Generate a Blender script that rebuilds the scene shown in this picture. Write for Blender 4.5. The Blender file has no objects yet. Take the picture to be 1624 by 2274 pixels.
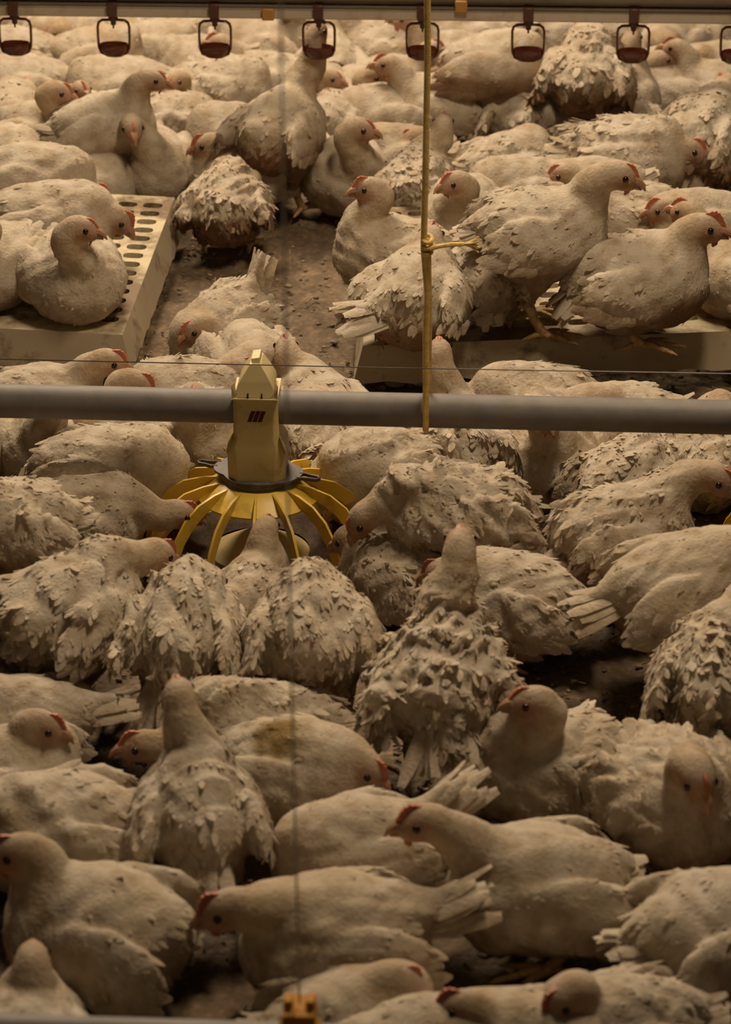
import bpy, math, random
import numpy as np
from mathutils import Vector, Matrix

# ---------------------------------------------------------------- camera, light, exposure
W, H = 1624, 2274
FPX = 7270.0                      # focal length in pixels
CAM_Z = 2.5
PITCH = math.radians(26.0)
scene = bpy.context.scene
COL = scene.collection

cd = bpy.data.cameras.new('camera'); cam = bpy.data.objects.new('camera', cd); COL.objects.link(cam)
cam.location = (0, 0, CAM_Z); cam.rotation_euler = (math.pi/2 - PITCH, 0, 0)
cd.sensor_fit = 'HORIZONTAL'; cd.sensor_width = 36.0; cd.lens = 36.0*FPX/W
cd.clip_start = 0.05; cd.clip_end = 200
cd.dof.use_dof = True; cd.dof.focus_distance = 5.75
cd.dof.aperture_fstop = (cd.lens/1000.0)/0.019
scene.camera = cam

scene.view_settings.view_transform = 'Standard'; scene.view_settings.look = 'None'
scene.view_settings.gamma = 1.0; scene.view_settings.use_curve_mapping = False
scene.view_settings.exposure = 0.06

world = bpy.data.worlds.new('world'); scene.world = world; world.use_nodes = True
bg = world.node_tree.nodes['Background']
bg.inputs[0].default_value = (1.0, 0.62, 0.36, 1); bg.inputs[1].default_value = 0.008

def area_light(name, loc, target, sx, sy, power, color):
    l = bpy.data.lights.new(name, 'AREA'); l.shape = 'RECTANGLE'; l.size = sx; l.size_y = sy
    l.energy = power; l.color = color
    o = bpy.data.objects.new(name, l); COL.objects.link(o); o.location = loc
    d = Vector(target) - Vector(loc); o.rotation_euler = d.to_track_quat('-Z', 'Y').to_euler()
    return o
WARM = (1.0, 0.775, 0.53)
area_light('ceiling_lamp_light', (-0.9, 8.0, 3.3), (0, 6.3, 0), 1.7, 0.9, 190, WARM)
area_light('ceiling_lamp_light', (0.6, 4.9, 3.3), (0.2, 4.9, 0), 1.0, 0.4, 62, (1.0, 0.76, 0.50))
area_light('ceiling_lamp_light', (-0.6, 1.2, 3.4), (0, 5.0, 0), 1.5, 0.5, 4, (1.0, 0.74, 0.46))

# ---------------------------------------------------------------- picture <-> place
CF = np.array([0, math.cos(PITCH), -math.sin(PITCH)]); CU = np.array([0, math.sin(PITCH), math.cos(PITCH)])
CR = np.array([1.0, 0, 0]); CC = np.array([0, 0, CAM_Z])
def ray(px, py): return CF + CR*(px - W/2)/FPX - CU*(py - H/2)/FPX
def at(px, py, z):
    d = ray(px, py); return CC + d*((z - CAM_Z)/d[2])
def at_y(px, py, y):
    d = ray(px, py); return CC + d*(y/d[1])

# ---------------------------------------------------------------- mesh helpers
def new_obj(name, me, mats=(), parent=None, loc=None):
    o = bpy.data.objects.new(name, me); COL.objects.link(o)
    for m in mats: me.materials.append(m)
    if parent is not None: o.parent = parent
    if loc is not None: o.location = loc
    return o
def mesh_np(name, V, Q, T=None, col=None, mi=None, smooth=True):
    """V (n,3); Q (m,4) quads; T (k,3) triangles; col (n,3)."""
    me = bpy.data.meshes.new(name)
    T = np.zeros((0, 3), np.int32) if T is None else T
    loops = np.concatenate([Q.reshape(-1), T.reshape(-1)]).astype(np.int32)
    nq, nt = len(Q), len(T)
    me.vertices.add(len(V)); me.vertices.foreach_set('co', np.ascontiguousarray(V, np.float32).reshape(-1))
    me.loops.add(len(loops)); me.loops.foreach_set('vertex_index', loops)
    me.polygons.add(nq + nt)
    ls = np.concatenate([np.arange(nq)*4, nq*4 + np.arange(nt)*3]).astype(np.int32)
    me.polygons.foreach_set('loop_start', ls)
    if smooth: me.polygons.foreach_set('use_smooth', np.ones(nq+nt, bool))
    if mi is not None: me.polygons.foreach_set('material_index', mi.astype(np.int32))
    me.update(calc_edges=True); me.validate()
    if col is not None:
        a = me.color_attributes.new('col', 'FLOAT_COLOR', 'POINT')
        c4 = np.ones((len(V), 4), np.float32); c4[:, :3] = col
        a.data.foreach_set('color', c4.reshape(-1))
    return me

class MB:
    """collects shapes for one mesh"""
    def __init__(s): s.v = []; s.f = []; s.n = 0; s.mi = []
    def add(s, v, f, mi=0):
        s.v += [tuple(map(float, p)) for p in v]; s.f += [tuple(i + s.n for i in q) for q in f]
        s.mi += [mi]*len(f); s.n = len(s.v)
    def tube(s, path, r, n=12, closed=False, caps=True, mi=0, flat=1.0, up=None):
        P = [Vector(p) for p in path]; m = len(P)
        rr = r if hasattr(r, '__len__') else [r]*m
        v = []; prev = None
        for i, p in enumerate(P):
            if closed: t = P[(i+1) % m] - P[i-1]
            else: t = P[min(i+1, m-1)] - P[max(i-1, 0)]
            t.normalize()
            if prev is None:
                a = Vector(up) if up else (Vector((0, 0, 1)) if abs(t.z) < 0.9 else Vector((1, 0, 0)))
            else: a = prev
            a = (a - t*a.dot(t)).normalized(); b = t.cross(a); prev = a
            for k in range(n):
                th = 2*math.pi*k/n
                v.append(p + a*math.cos(th)*rr[i] + b*math.sin(th)*rr[i]*flat)
        f = []
        for i in range(m if closed else m-1):
            for k in range(n):
                i2 = (i+1) % m
                f.append((i*n+k, i*n+(k+1) % n, i2*n+(k+1) % n, i2*n+k))
        if not closed and caps: f.append(tuple(range(n))[::-1]); f.append(tuple((m-1)*n+k for k in range(n)))
        s.add(v, f, mi); return s
    def lathe(s, prof, n=48, c=(0, 0, 0), mi=0, closed=False):
        v = [(c[0]+r*math.cos(2*math.pi*k/n), c[1]+r*math.sin(2*math.pi*k/n), c[2]+z) for r, z in prof for k in range(n)]
        m = len(prof)
        f = [(i*n+k, i*n+(k+1) % n, ((i+1) % m)*n+(k+1) % n, ((i+1) % m)*n+k) for i in range(m if closed else m-1) for k in range(n)]
        s.add(v, f, mi); return s
    def prism(s, poly, M, h, mi=0):
        """poly in local xy, extruded +-h/2 along local z, placed by the 4x4 matrix M"""
        n = len(poly)
        v = [M @ Vector((x, y, -h/2)) for x, y in poly] + [M @ Vector((x, y, h/2)) for x, y in poly]
        f = [tuple(range(n))[::-1], tuple(range(n, 2*n))] + [(k, (k+1) % n, n+(k+1) % n, n+k) for k in range(n)]
        s.add(v, f, mi); return s
    def box(s, c, size, M=None, mi=0):
        x, y, z = size[0]/2, size[1]/2, size[2]/2
        v = [Vector((a*x, b*y, d*z)) for a in (-1, 1) for b in (-1, 1) for d in (-1, 1)]
        v = [(M @ p if M else p) + Vector(c) for p in v]
        s.add(v, [(0, 1, 3, 2), (4, 6, 7, 5), (0, 4, 5, 1), (2, 3, 7, 6), (0, 2, 6, 4), (1, 5, 7, 3)], mi); return s
    def build(s, name, mats, parent=None, bevel=0, smooth=True):
        me = bpy.data.meshes.new(name); me.from_pydata(s.v, [], s.f); me.update()
        me.polygons.foreach_set('material_index', s.mi)
        mats = mats if isinstance(mats, (list, tuple)) else [mats]
        o = new_obj(name, me, mats, parent)
        if smooth:
            me.polygons.foreach_set('use_smooth', [True]*len(me.polygons))
            me.set_sharp_from_angle(angle=math.radians(40))
        if bevel:
            b = o.modifiers.new('bevel', 'BEVEL'); b.width = bevel; b.segments = 2; b.limit_method = 'ANGLE'; b.angle_limit = math.radians(40)
        return o
def tag(o, label=None, cat=None, group=None, kind=None):
    if label: o['label'] = label
    if cat: o['category'] = cat
    if group: o['group'] = group
    if kind: o['kind'] = kind
    return o
def empty(name, loc):
    o = bpy.data.objects.new(name, None); COL.objects.link(o); o.location = loc; return o

# ---------------------------------------------------------------- materials
def nt_mat(name):
    m = bpy.data.materials.new(name); m.use_nodes = True; t = m.node_tree
    return m, t, t.nodes, t.links, t.nodes['Principled BSDF']
def mat(name, c, rough=0.5, metal=0.0, noise=0.0, nscale=30, bump=0.0, dirt=None, dscale=8, damt=0.5, spec=0.5, alpha=None, bscale=None):
    m, t, N, L, B = nt_mat(name)
    B.inputs['Roughness'].default_value = rough; B.inputs['Metallic'].default_value = metal
    B.inputs['Specular IOR Level'].default_value = spec
    tc = N.new('ShaderNodeTexCoord')
    no = N.new('ShaderNodeTexNoise'); no.inputs['Scale'].default_value = nscale; no.inputs['Detail'].default_value = 5
    L.new(tc.outputs['Object'], no.inputs['Vector'])
    r = N.new('ShaderNodeValToRGB'); r.color_ramp.elements[0].position = 0.3; r.color_ramp.elements[1].position = 0.7
    r.color_ramp.elements[0].color = tuple(x*(1-noise) for x in c) + (1,); r.color_ramp.elements[1].color = tuple(min(1, x*(1+noise)) for x in c) + (1,)
    L.new(no.outputs['Fac'], r.inputs['Fac']); out = r.outputs['Color']
    if dirt:
        n2 = N.new('ShaderNodeTexNoise'); n2.inputs['Scale'].default_value = dscale; n2.inputs['Detail'].default_value = 8; n2.inputs['Roughness'].default_value = 0.7
        L.new(tc.outputs['Object'], n2.inputs['Vector'])
        r2 = N.new('ShaderNodeValToRGB'); r2.color_ramp.elements[0].position = 1-damt-0.04; r2.color_ramp.elements[1].position = 1-damt+0.1
        L.new(n2.outputs['Fac'], r2.inputs['Fac'])
        mx = N.new('ShaderNodeMixRGB'); L.new(r2.outputs['Color'], mx.inputs['Fac']); L.new(out, mx.inputs['Color1']); mx.inputs['Color2'].default_value = tuple(dirt) + (1,)
        out = mx.outputs['Color']
    L.new(out, B.inputs['Base Color'])
    if bump:
        b = N.new('ShaderNodeBump'); b.inputs['Strength'].default_value = bump; b.inputs['Distance'].default_value = 0.003
        n3 = N.new('ShaderNodeTexNoise'); n3.inputs['Scale'].default_value = bscale or nscale*2; n3.inputs['Detail'].default_value = 4
        L.new(tc.outputs['Object'], n3.inputs['Vector']); L.new(n3.outputs['Fac'], b.inputs['Height']); L.new(b.outputs['Normal'], B.inputs['Normal'])
    return m
def plumage_material():
    m, t, N, L, B = nt_mat('plumage')
    B.inputs['Roughness'].default_value = 0.85; B.inputs['Specular IOR Level'].default_value = 0.15
    at_ = N.new('ShaderNodeAttribute'); at_.attribute_name = 'col'
    tc = N.new('ShaderNodeTexCoord')
    no = N.new('ShaderNodeTexNoise'); no.inputs['Scale'].default_value = 26; no.inputs['Detail'].default_value = 6; no.inputs['Roughness'].default_value = 0.65
    L.new(tc.outputs['Object'], no.inputs['Vector'])
    r = N.new('ShaderNodeValToRGB'); r.color_ramp.elements[0].position = 0.34; r.color_ramp.elements[1].position = 0.56
    r.color_ramp.elements[0].color = (0.66, 0.56, 0.44, 1); r.color_ramp.elements[1].color = (1, 1, 1, 1)
    L.new(no.outputs['Fac'], r.inputs['Fac'])
    mx = N.new('ShaderNodeMixRGB'); mx.blend_type = 'MULTIPLY'; mx.inputs['Fac'].default_value = 0.8
    L.new(at_.outputs['Color'], mx.inputs['Color1']); L.new(r.outputs['Color'], mx.inputs['Color2'])
    L.new(mx.outputs['Color'], B.inputs['Base Color'])
    b = N.new('ShaderNodeBump'); b.inputs['Strength'].default_value = 0.55; b.inputs['Distance'].default_value = 0.004
    n3 = N.new('ShaderNodeTexNoise'); n3.inputs['Scale'].default_value = 170; n3.inputs['Detail'].default_value = 5
    L.new(tc.outputs['Object'], n3.inputs['Vector']); L.new(n3.outputs['Fac'], b.inputs['Height']); L.new(b.outputs['Normal'], B.inputs['Normal'])
    tr = N.new('ShaderNodeBsdfTranslucent'); L.new(mx.outputs['Color'], tr.inputs['Color'])
    ms = N.new('ShaderNodeMixShader'); ms.inputs['Fac'].default_value = 0.28
    L.new(B.outputs[0], ms.inputs[1]); L.new(tr.outputs[0], ms.inputs[2]); L.new(ms.outputs[0], N['Material Output'].inputs['Surface'])
    return m
M_PLUME = plumage_material()
M_LEG = mat('leg_skin', (0.42, 0.27, 0.12), 0.6, noise=0.35, nscale=120, bump=0.5)
M_COMB = mat('comb_skin', (0.43, 0.135, 0.065), 0.5, noise=0.2, nscale=150, bump=0.4)
M_BEAK = mat('beak_horn', (0.36, 0.20, 0.12), 0.45, noise=0.2, nscale=80)
M_EYE = mat('eye', (0.012, 0.008, 0.006), 0.12)

ZB = {'sit': 0.074, 'stand': 0.172, 'crouch': 0.103}
# ---------------------------------------------------------------- the hens: one continuous blended body surface each
def ell_sdf(P, c, r, R=None):
    q = P - c
    if R is not None: q = q @ R            # world->local (R columns are the local axes)
    a = q/r; k0 = np.sqrt((a*a).sum(-1)) + 1e-6
    b = a/r; k1 = np.sqrt((b*b).sum(-1)) + 1e-6
    return k0*(k0 - 1)/k1
def cone_sdf(P, a, b, r0, r1):
    ab = b - a; t = np.clip(((P - a) @ ab)/(ab @ ab), 0, 1)
    return np.sqrt(((P - a - t[..., None]*ab)**2).sum(-1)) - (r0 + (r1 - r0)*t)
def smin(a, b, k):
    h = np.clip(0.5 + 0.5*(b - a)/k, 0, 1)
    return b*(1 - h) + a*h - k*h*(1 - h)
def rotm(yaw, pitch, roll=0.0):
    """columns: forward, left, up"""
    cy, sy, cp, sp = math.cos(yaw), math.sin(yaw), math.cos(pitch), math.sin(pitch)
    F = np.array([cy*cp, sy*cp, sp]); Lf = np.array([-sy, cy, 0.0]); U = np.cross(F, Lf)
    cr, sr = math.cos(roll), math.sin(roll)
    return np.stack([F, Lf*cr + U*sr, U*cr - Lf*sr], 1)
def surface_nets(D, o, h):
    """D: (nx,ny,nz) distances at grid corners; returns V, quads"""
    S = D < 0
    nx, ny, nz = D.shape
    cs = [(i, j, k) for i in (0, 1) for j in (0, 1) for k in (0, 1)]
    sub = [S[i:nx-1+i, j:ny-1+j, k:nz-1+k] for i, j, k in cs]
    cnt = sum(s.astype(np.int8) for s in sub)
    act = (cnt > 0) & (cnt < 8)
    idx = np.argwhere(act)
    ID = np.full(act.shape, -1, np.int64); ID[act] = np.arange(len(idx))
    acc = np.zeros((len(idx), 3)); n = np.zeros(len(idx))
    vals = {c: D[idx[:, 0]+c[0], idx[:, 1]+c[1], idx[:, 2]+c[2]] for c in cs}
    for c in cs:
        for ax in range(3):
            if c[ax] == 0:
                c2 = list(c); c2[ax] = 1; c2 = tuple(c2)
                a, b = vals[c], vals[c2]; m = (a < 0) != (b < 0)
                t = np.where(m, a/(a - b + 1e-12), 0)
                p = np.array(c, float)[None, :].repeat(len(idx), 0); p[:, ax] += t
                acc += p*m[:, None]; n += m
    V = o + (idx + acc/n[:, None])*h
    Q = []
    for ax in range(3):
        u, v = [(1, 2), (2, 0), (0, 1)][ax]
        sl0 = [slice(None)]*3; sl1 = [slice(None)]*3; sl0[ax] = slice(0, -1); sl1[ax] = slice(1, None)
        a, b = S[tuple(sl0)], S[tuple(sl1)]
        e = np.argwhere(a != b)
        e = e[(e[:, u] > 0) & (e[:, v] > 0) & (e[:, u] < D.shape[u]-1) & (e[:, v] < D.shape[v]-1)]
        flip = a[e[:, 0], e[:, 1], e[:, 2]]
        def g(du, dv):
            q = e.copy(); q[:, u] -= du; q[:, v] -= dv; return ID[q[:, 0], q[:, 1], q[:, 2]]
        q = np.stack([g(1, 1), g(0, 1), g(0, 0), g(1, 0)], 1)
        q[~flip] = q[~flip][:, ::-1]; Q.append(q)
    return V, np.concatenate(Q)

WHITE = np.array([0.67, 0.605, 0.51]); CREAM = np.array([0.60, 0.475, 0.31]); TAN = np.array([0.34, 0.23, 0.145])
PINK = np.array([0.50, 0.27, 0.18]); DIRT_SHADE = np.array([0.17, 0.11, 0.07]); FACE = np.array([0.42, 0.20, 0.12])

def cards(P, N, D, L, Wd, tilt, bend, col, rows, prof, cols=3, camber=0.25):
    """feathers: P root, N normal, D direction in the surface, all (n,3); returns V (n*rows*cols,3), Q, C"""
    n = len(P); S = np.cross(N, D); ts = np.linspace(0, 1, rows)
    ct, st = np.cos(tilt)[:, None], np.sin(tilt)[:, None]
    V = np.zeros((n, rows, cols, 3))
    cc = np.linspace(-1, 1, cols)
    for i, t in enumerate(ts):
        s = (t - bend[:, None]*t*t*0.3)*L[:, None]
        up = (st*t - bend[:, None]*t*t*0.5)*L[:, None]
        for j, c in enumerate(cc):
            V[:, i, j] = P + D*s*ct + N*(up - camber*Wd[:, None]*prof[i]*c*c) + S*(c*prof[i]*Wd*0.5)[:, None]
    base = (np.arange(n)*rows*cols)[:, None]
    q = np.array([(i*cols+j, i*cols+j+1, (i+1)*cols+j+1, (i+1)*cols+j) for i in range(rows-1) for j in range(cols-1)])
    Q = (base[:, :, None] + q[None]).reshape(-1, 4)
    C = np.repeat(col, rows*cols, 0)
    return V.reshape(-1, 3), Q, C

def norm(a): return a/(np.linalg.norm(a, axis=-1, keepdims=True) + 1e-9)

def build_hen(name, loc, heading, s=1.0, pose='sit', head=None, hyaw=None, hpitch=0.0, tail=20, tail_len=0.065,
              ruff=0.5, dirt=0.55, seed=0, vox=0.005, body_pitch=None, comb=1.0, droop=0.0, bare=0.0, feet=None, fat=1.0,
              cream=0.3, stain=None, lay=0.0, tailyaw=0.0, stretch=1.0, wingup=0.0, detail=1.0, roll=0.0):
    """head: (x,y,z) in metres relative to the body centre, already in the hen's own frame; loc: body centre in the place"""
    rng = np.random.default_rng(seed + 17)
    zb = ZB[pose]
    bp = math.radians({'sit': 4, 'stand': 14, 'crouch': 8}[pose] if body_pitch is None else body_pitch)
    R = rotm(0, bp)
    def bl(x, y, z): return R @ np.array([x, y, z])
    st = stretch
    prims = []
    # trunk
    prims.append(('e', bl(0, 0, 0), np.array([0.086*st, 0.076*fat, 0.080]), R, 0.025))
    prims.append(('e', bl(0.046*st, 0, -0.010), np.array([0.068, 0.073*fat, 0.072]), R, 0.02))
    prims.append(('e', bl(-0.046*st, 0, -0.002), np.array([0.061, 0.070*fat, 0.071]), R, 0.02))
    # back ridge and rump
    prims.append(('c', bl(0.045, 0, 0.028), bl(-0.080*st, 0, 0.028), 0.042, 0.030, 0.02))
    ta = math.radians(tail)
    t0 = bl(-0.078*st, 0, 0.032); tdir = R @ np.array([-math.cos(ta)*math.cos(tailyaw), math.sin(tailyaw), math.sin(ta)])
    t1 = t0 + tdir*tail_len*0.6
    prims.append(('c', t0, t1, 0.028, 0.011, 0.025))
    # neck and head
    if head is None: head = np.array([0.11, 0.0, 0.105])
    head = np.array(head, float)
    nb = bl(0.068*st, 0, 0.026)
    if hyaw is None: hyaw = 0.0
    RH = rotm(hyaw, hpitch)
    hb = head + RH @ np.array([-0.014, 0, -0.008])
    dist = np.linalg.norm(hb - nb)
    hdir = (hb - nb)/(dist + 1e-6)
    c1 = nb + (np.array([0.5, 0, 0.85])*0.45*dist if head[2] > -0.02 else np.array([0.9, 0, 0.1])*0.4*dist)
    c2 = hb + (RH @ np.array([-0.75, 0, -0.65 if head[2] > -0.02 else 0.2]))*min(0.06, 0.4*dist)
    ts = np.linspace(0, 1, 8)[:, None]
    path = nb*(1-ts)**3 + 3*c1*ts*(1-ts)**2 + 3*c2*ts**2*(1-ts) + hb*ts**3
    stre = np.clip(0.17/max(dist, 0.06), 0.8, 1.25)
    r0_ = 0.040*np.clip(0.12/max(dist, 0.05), 0.74, 1.0)
    rad = np.interp(ts[:, 0], [0, 0.3, 0.65, 1], [r0_, 0.0262*stre, 0.0218*stre, 0.0208])
    for i in range(7): prims.append(('c', path[i], path[i+1], rad[i], rad[i+1], 0.010 if i else 0.022))
    prims.append(('e', head, np.array([0.031, 0.0225, 0.0245]), RH, 0.010))
    prims.append(('e', head + RH @ np.array([0.017, 0, -0.005]), np.array([0.020, 0.0165, 0.016]), RH, 0.008))
    # wings
    wings = []
    for sg in (1, -1):
        Rw = R @ rotm(0, math.radians(-7 - droop*10 + wingup), 0) @ rotm(sg*math.radians(-7), 0, sg*math.radians(14))
        wc = bl(-0.018*st, sg*(0.073*fat), 0.008 - droop*0.02)
        rw = np.array([0.088*st, 0.021, 0.049])
        prims.append(('w', wc, rw, Rw, 0.005)); wings.append((wc, rw, Rw, sg))
    # legs
    shanks = []
    for sg in (1, -1):
        if pose in ('stand', 'crouch'):
            hip = bl(-0.005, sg*0.04, -0.036); hock = np.array([-0.030, sg*0.046, -zb*0.56])
            prims.append(('c', hip, hock, 0.039, 0.015 if pose == 'stand' else 0.021, 0.015))
            shanks.append((hock, np.array([0.0, sg*0.050, -zb])))
        else:
            prims.append(('e', bl(0.0, sg*0.045, -0.038), np.array([0.062, 0.031, 0.034]), R, 0.02))
            if feet: shanks.append((np.array([0.02, sg*0.048, -zb+0.018]), np.array([0.08, sg*0.05, -zb+0.004])))
    # field on a grid
    pts = []
    for p in prims:
        if p[0] == 'c': pts += [p[1]-p[3], p[1]+p[3], p[2]-p[4], p[2]+p[4]]
        else: m_ = np.abs(p[3]) @ p[2]; pts += [p[1]-m_, p[1]+m_]
    pts = np.array(pts); lo = pts.min(0) - 0.016; hi = pts.max(0) + 0.016
    lo[2] = max(lo[2], -zb - 0.012)
    shp = np.ceil((hi - lo)/vox).astype(int) + 1
    G = np.stack(np.meshgrid(*[lo[i] + np.arange(shp[i])*vox for i in range(3)], indexing='ij'), -1).reshape(-1, 3)
    D = np.full(len(G), 1.0)
    for p in prims:
        k = p[-1]
        if p[0] == 'c':
            a, b, m_ = np.minimum(p[1]-p[3], p[2]-p[4]) - 0.05, np.maximum(p[1]+p[3], p[2]+p[4]) + 0.05, None
        else:
            m_ = np.abs(p[3]) @ p[2]; a, b = p[1]-m_-0.05, p[1]+m_+0.05
        ii = [slice(max(0, int((a[i]-lo[i])/vox)), max(1, int((b[i]-lo[i])/vox)+2)) for i in range(3)]
        D3 = D.reshape(*shp); G3 = G.reshape(*shp, 3)
        Gs = G3[ii[0], ii[1], ii[2]]
        if Gs.size == 0: continue
        d = cone_sdf(Gs, p[1], p[2], p[3], p[4]) if p[0] == 'c' else ell_sdf(Gs, p[1], p[2], p[3])
        if p[0] == 'w': d = np.maximum(d, -1)
        D3[ii[0], ii[1], ii[2]] = smin(D3[ii[0], ii[1], ii[2]], d, k)
    # ruffles
    bodyw = np.clip(1 - (np.linalg.norm(G - head, axis=1) - 0.05)/-0.03, 0, 1)
    nz = np.zeros(len(G))
    for f, a in ((38, 0.0028), (75, 0.0030), (140, 0.0018)):
        k1, k2 = norm(rng.normal(size=(2, 3)))*f; k3 = norm(rng.normal(size=3))*f*1.3
        ph = rng.uniform(0, 6.28, 3)
        w = np.sin(G @ k3 + ph[2])
        nz += a*np.sin(G @ k1 + ph[0] + 1.3*w)*np.sin(G @ k2 + ph[1] + 1.1*w)
    hd_ = np.clip((np.linalg.norm(G - head, axis=1) - 0.035)/0.06, 0.12, 1)
    D = D + nz*hd_*(0.40 + 2.3*ruff)
    D = smin(D*-1, (G[:, 2] + zb - 0.001)*1.0, 0.004)*-1 if False else np.maximum(D, -(G[:, 2] + zb))
    D3 = D.reshape(*shp)
    D3[0] = D3[-1] = 1; D3[:, 0] = D3[:, -1] = 1; D3[:, :, 0] = D3[:, :, -1] = 1
    V, Q = surface_nets(D3, lo, vox)
    # normals
    fn = np.cross(V[Q[:, 2]] - V[Q[:, 0]], V[Q[:, 3]] - V[Q[:, 1]])
    VN = np.zeros_like(V)
    for j in range(4): np.add.at(VN, Q[:, j], fn)
    VN = norm(VN)
    # relax once
    # colour of each region
    def region(Pp, Nn):
        dh = np.linalg.norm(Pp - head, axis=1)
        tpar = np.zeros(len(Pp)); dn = np.full(len(Pp), 9.0)
        for i in range(8):
            d = np.linalg.norm(Pp - path[i], axis=1); m = d < dn; dn[m] = d[m]; tpar[m] = i/7
        neck = np.clip(1 - (dn - rad[np.clip((tpar*7).astype(int), 0, 7)]*1.1)/0.02, 0, 1)
        q = (Pp - head) @ RH
        face = np.clip(1.2 - np.linalg.norm((q - np.array([0.016, 0, -0.003]))/np.array([0.026, 0.034, 0.023]), axis=1), 0, 1)
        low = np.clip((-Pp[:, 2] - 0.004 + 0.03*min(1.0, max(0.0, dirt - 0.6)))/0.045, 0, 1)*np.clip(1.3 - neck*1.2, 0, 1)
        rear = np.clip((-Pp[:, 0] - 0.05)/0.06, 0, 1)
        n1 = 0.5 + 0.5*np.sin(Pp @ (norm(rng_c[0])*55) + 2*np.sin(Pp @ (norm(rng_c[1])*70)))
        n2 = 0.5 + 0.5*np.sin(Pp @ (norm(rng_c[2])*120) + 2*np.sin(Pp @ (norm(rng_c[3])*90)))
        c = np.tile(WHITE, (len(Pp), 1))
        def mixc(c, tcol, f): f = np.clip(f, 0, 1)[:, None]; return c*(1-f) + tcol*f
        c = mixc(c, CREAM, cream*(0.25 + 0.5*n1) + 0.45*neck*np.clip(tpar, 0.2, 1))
        c = mixc(c, TAN, dirt*(0.30*n1*n2 + low*(0.75 + 0.5*n1)))  # lower body browned: real dirt plus underside shade painted into the colour
        c = mixc(c, DIRT_SHADE, dirt*low*(0.25 + 0.75*rear)*(0.5 + 0.6*n2)*1.15)  # belly and rear darkened further, soiling and painted shade together
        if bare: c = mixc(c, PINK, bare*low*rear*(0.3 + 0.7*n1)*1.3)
        c = mixc(c, FACE, face*1.0 + 0.25*np.clip(1 - dh/0.05, 0, 1))
        if stain is not None:
            sp, sr_, sc = stain
            c = mixc(c, np.array(sc), (1.25 - np.linalg.norm(Pp - np.array(sp), axis=1)/sr_)*1.6*(0.6+0.4*n2))
        return c, dh, neck, tpar
    rng_c = rng.normal(size=(4, 3))
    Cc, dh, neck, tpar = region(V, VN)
    VV, QQ, CCc = [V], [Q], [Cc]; nv = len(V)
    # feathers on the surface
    area = np.linalg.norm(fn, axis=1)*0.5; cum = np.cumsum(area); tot = cum[-1]
    def flow(Pp, Nn, wneck, tp):
        base = np.tile(R @ np.array([-1.0, 0, -0.12]), (len(Pp), 1))
        tang = norm(np.gradient(path, axis=0)); ti = np.clip((tp*7).astype(int), 0, 7)
        f = base*(1 - wneck[:, None]) - tang[ti]*wneck[:, None]
        f = f + np.array([0, 0, -0.35])*(1 - wneck[:, None])*(np.abs(Nn[:, 1:2]))
        sw = np.stack([np.sin(Pp @ rng_c[j]*62 + 2.1*np.sin(Pp @ rng_c[(j+1) % 4]*45) + j) for j in range(3)], 1)
        f = f + sw*(0.10 + 0.55*ruff) + rng.normal(size=f.shape)*(0.10 + 0.16*ruff)
        return norm(f - Nn*(f*Nn).sum(1, keepdims=True))
    def scatter(n, small):
        nonlocal nv
        fi = np.searchsorted(cum, rng.uniform(0, tot, n)); fi = np.clip(fi, 0, len(Q)-1)
        u = rng.uniform(0, 1, (n, 2))
        a, b, c, d = (V[Q[fi, j]] for j in range(4))
        Pp = (a*(1-u[:, :1]) + b*u[:, :1])*(1-u[:, 1:]) + (d*(1-u[:, :1]) + c*u[:, :1])*u[:, 1:]
        Nn = norm(VN[Q[fi, 0]] + VN[Q[fi, 2]])
        cc, dh_, nk, tp = region(Pp, Nn)
        if small: keep = (dh_ > 0.030) & (Nn[:, 2] > -0.8)
        else: keep = (nk < 0.5) & (dh_ > 0.055) & (Nn[:, 2] > -0.35) & (Pp[:, 0] < 0.11)
        if small: keep &= ~((Pp[:, 2] > 0.03) & (Pp[:, 0] < 0.03) & (nk < 0.1) & (rng.uniform(size=n) < 0.6))
        Pp, Nn, cc, nk, tp, dh_ = Pp[keep], Nn[keep], cc[keep], nk[keep], tp[keep], dh_[keep]; n = len(Pp)
        Dd = flow(Pp, Nn, nk, tp)
        jit = rng.uniform(0.86, 1.12, (n, 1)); cc = np.clip(cc*jit, 0, 0.9)
        if small:
            L = rng.uniform(0.009, 0.017, n)*np.clip((dh_ - 0.01)/0.06, 0.45, 1); Wd = L*rng.uniform(0.35, 0.6, n)
            tl = rng.uniform(0.04, 0.16 + 0.35*ruff, n)
            v, q, c_ = cards(Pp - Nn*0.0015, Nn, Dd, L, Wd, tl, rng.uniform(0.0, 0.4, n), cc, 3, [0.7, 1.0, 0.15], 3, 0.15)
        else:
            back = np.clip(-Pp[:, 0]/0.1 + 0.3, 0, 1)
            L = rng.uniform(0.014, 0.028, n)*(0.72 + 0.4*back); Wd = L*rng.uniform(0.32, 0.62, n)
            puff = np.clip(np.sin(Pp @ rng_c[0]*70 + 1.7*np.sin(Pp @ rng_c[1]*60)), -0.2, 1)
            tl = rng.uniform(0.005, 0.045, n) + ruff*(0.06 + 0.30*np.clip(puff, 0, 1)*rng.uniform(0.6, 1.1, n))
            v, q, c_ = cards(Pp - Nn*0.0008, Nn, Dd, L, Wd, tl, rng.uniform(-0.02, 0.14 + 0.35*ruff, n), cc, 5, [0.5, 0.95, 1.0, 0.75, 0.22], 3, 0.14)
        VV.append(v); QQ.append(q + nv); CCc.append(c_); nv += len(v)
    scatter(int((350 + 1200*ruff)*detail), False)
    scatter(int((2000+1200*ruff)*detail), True)
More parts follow.
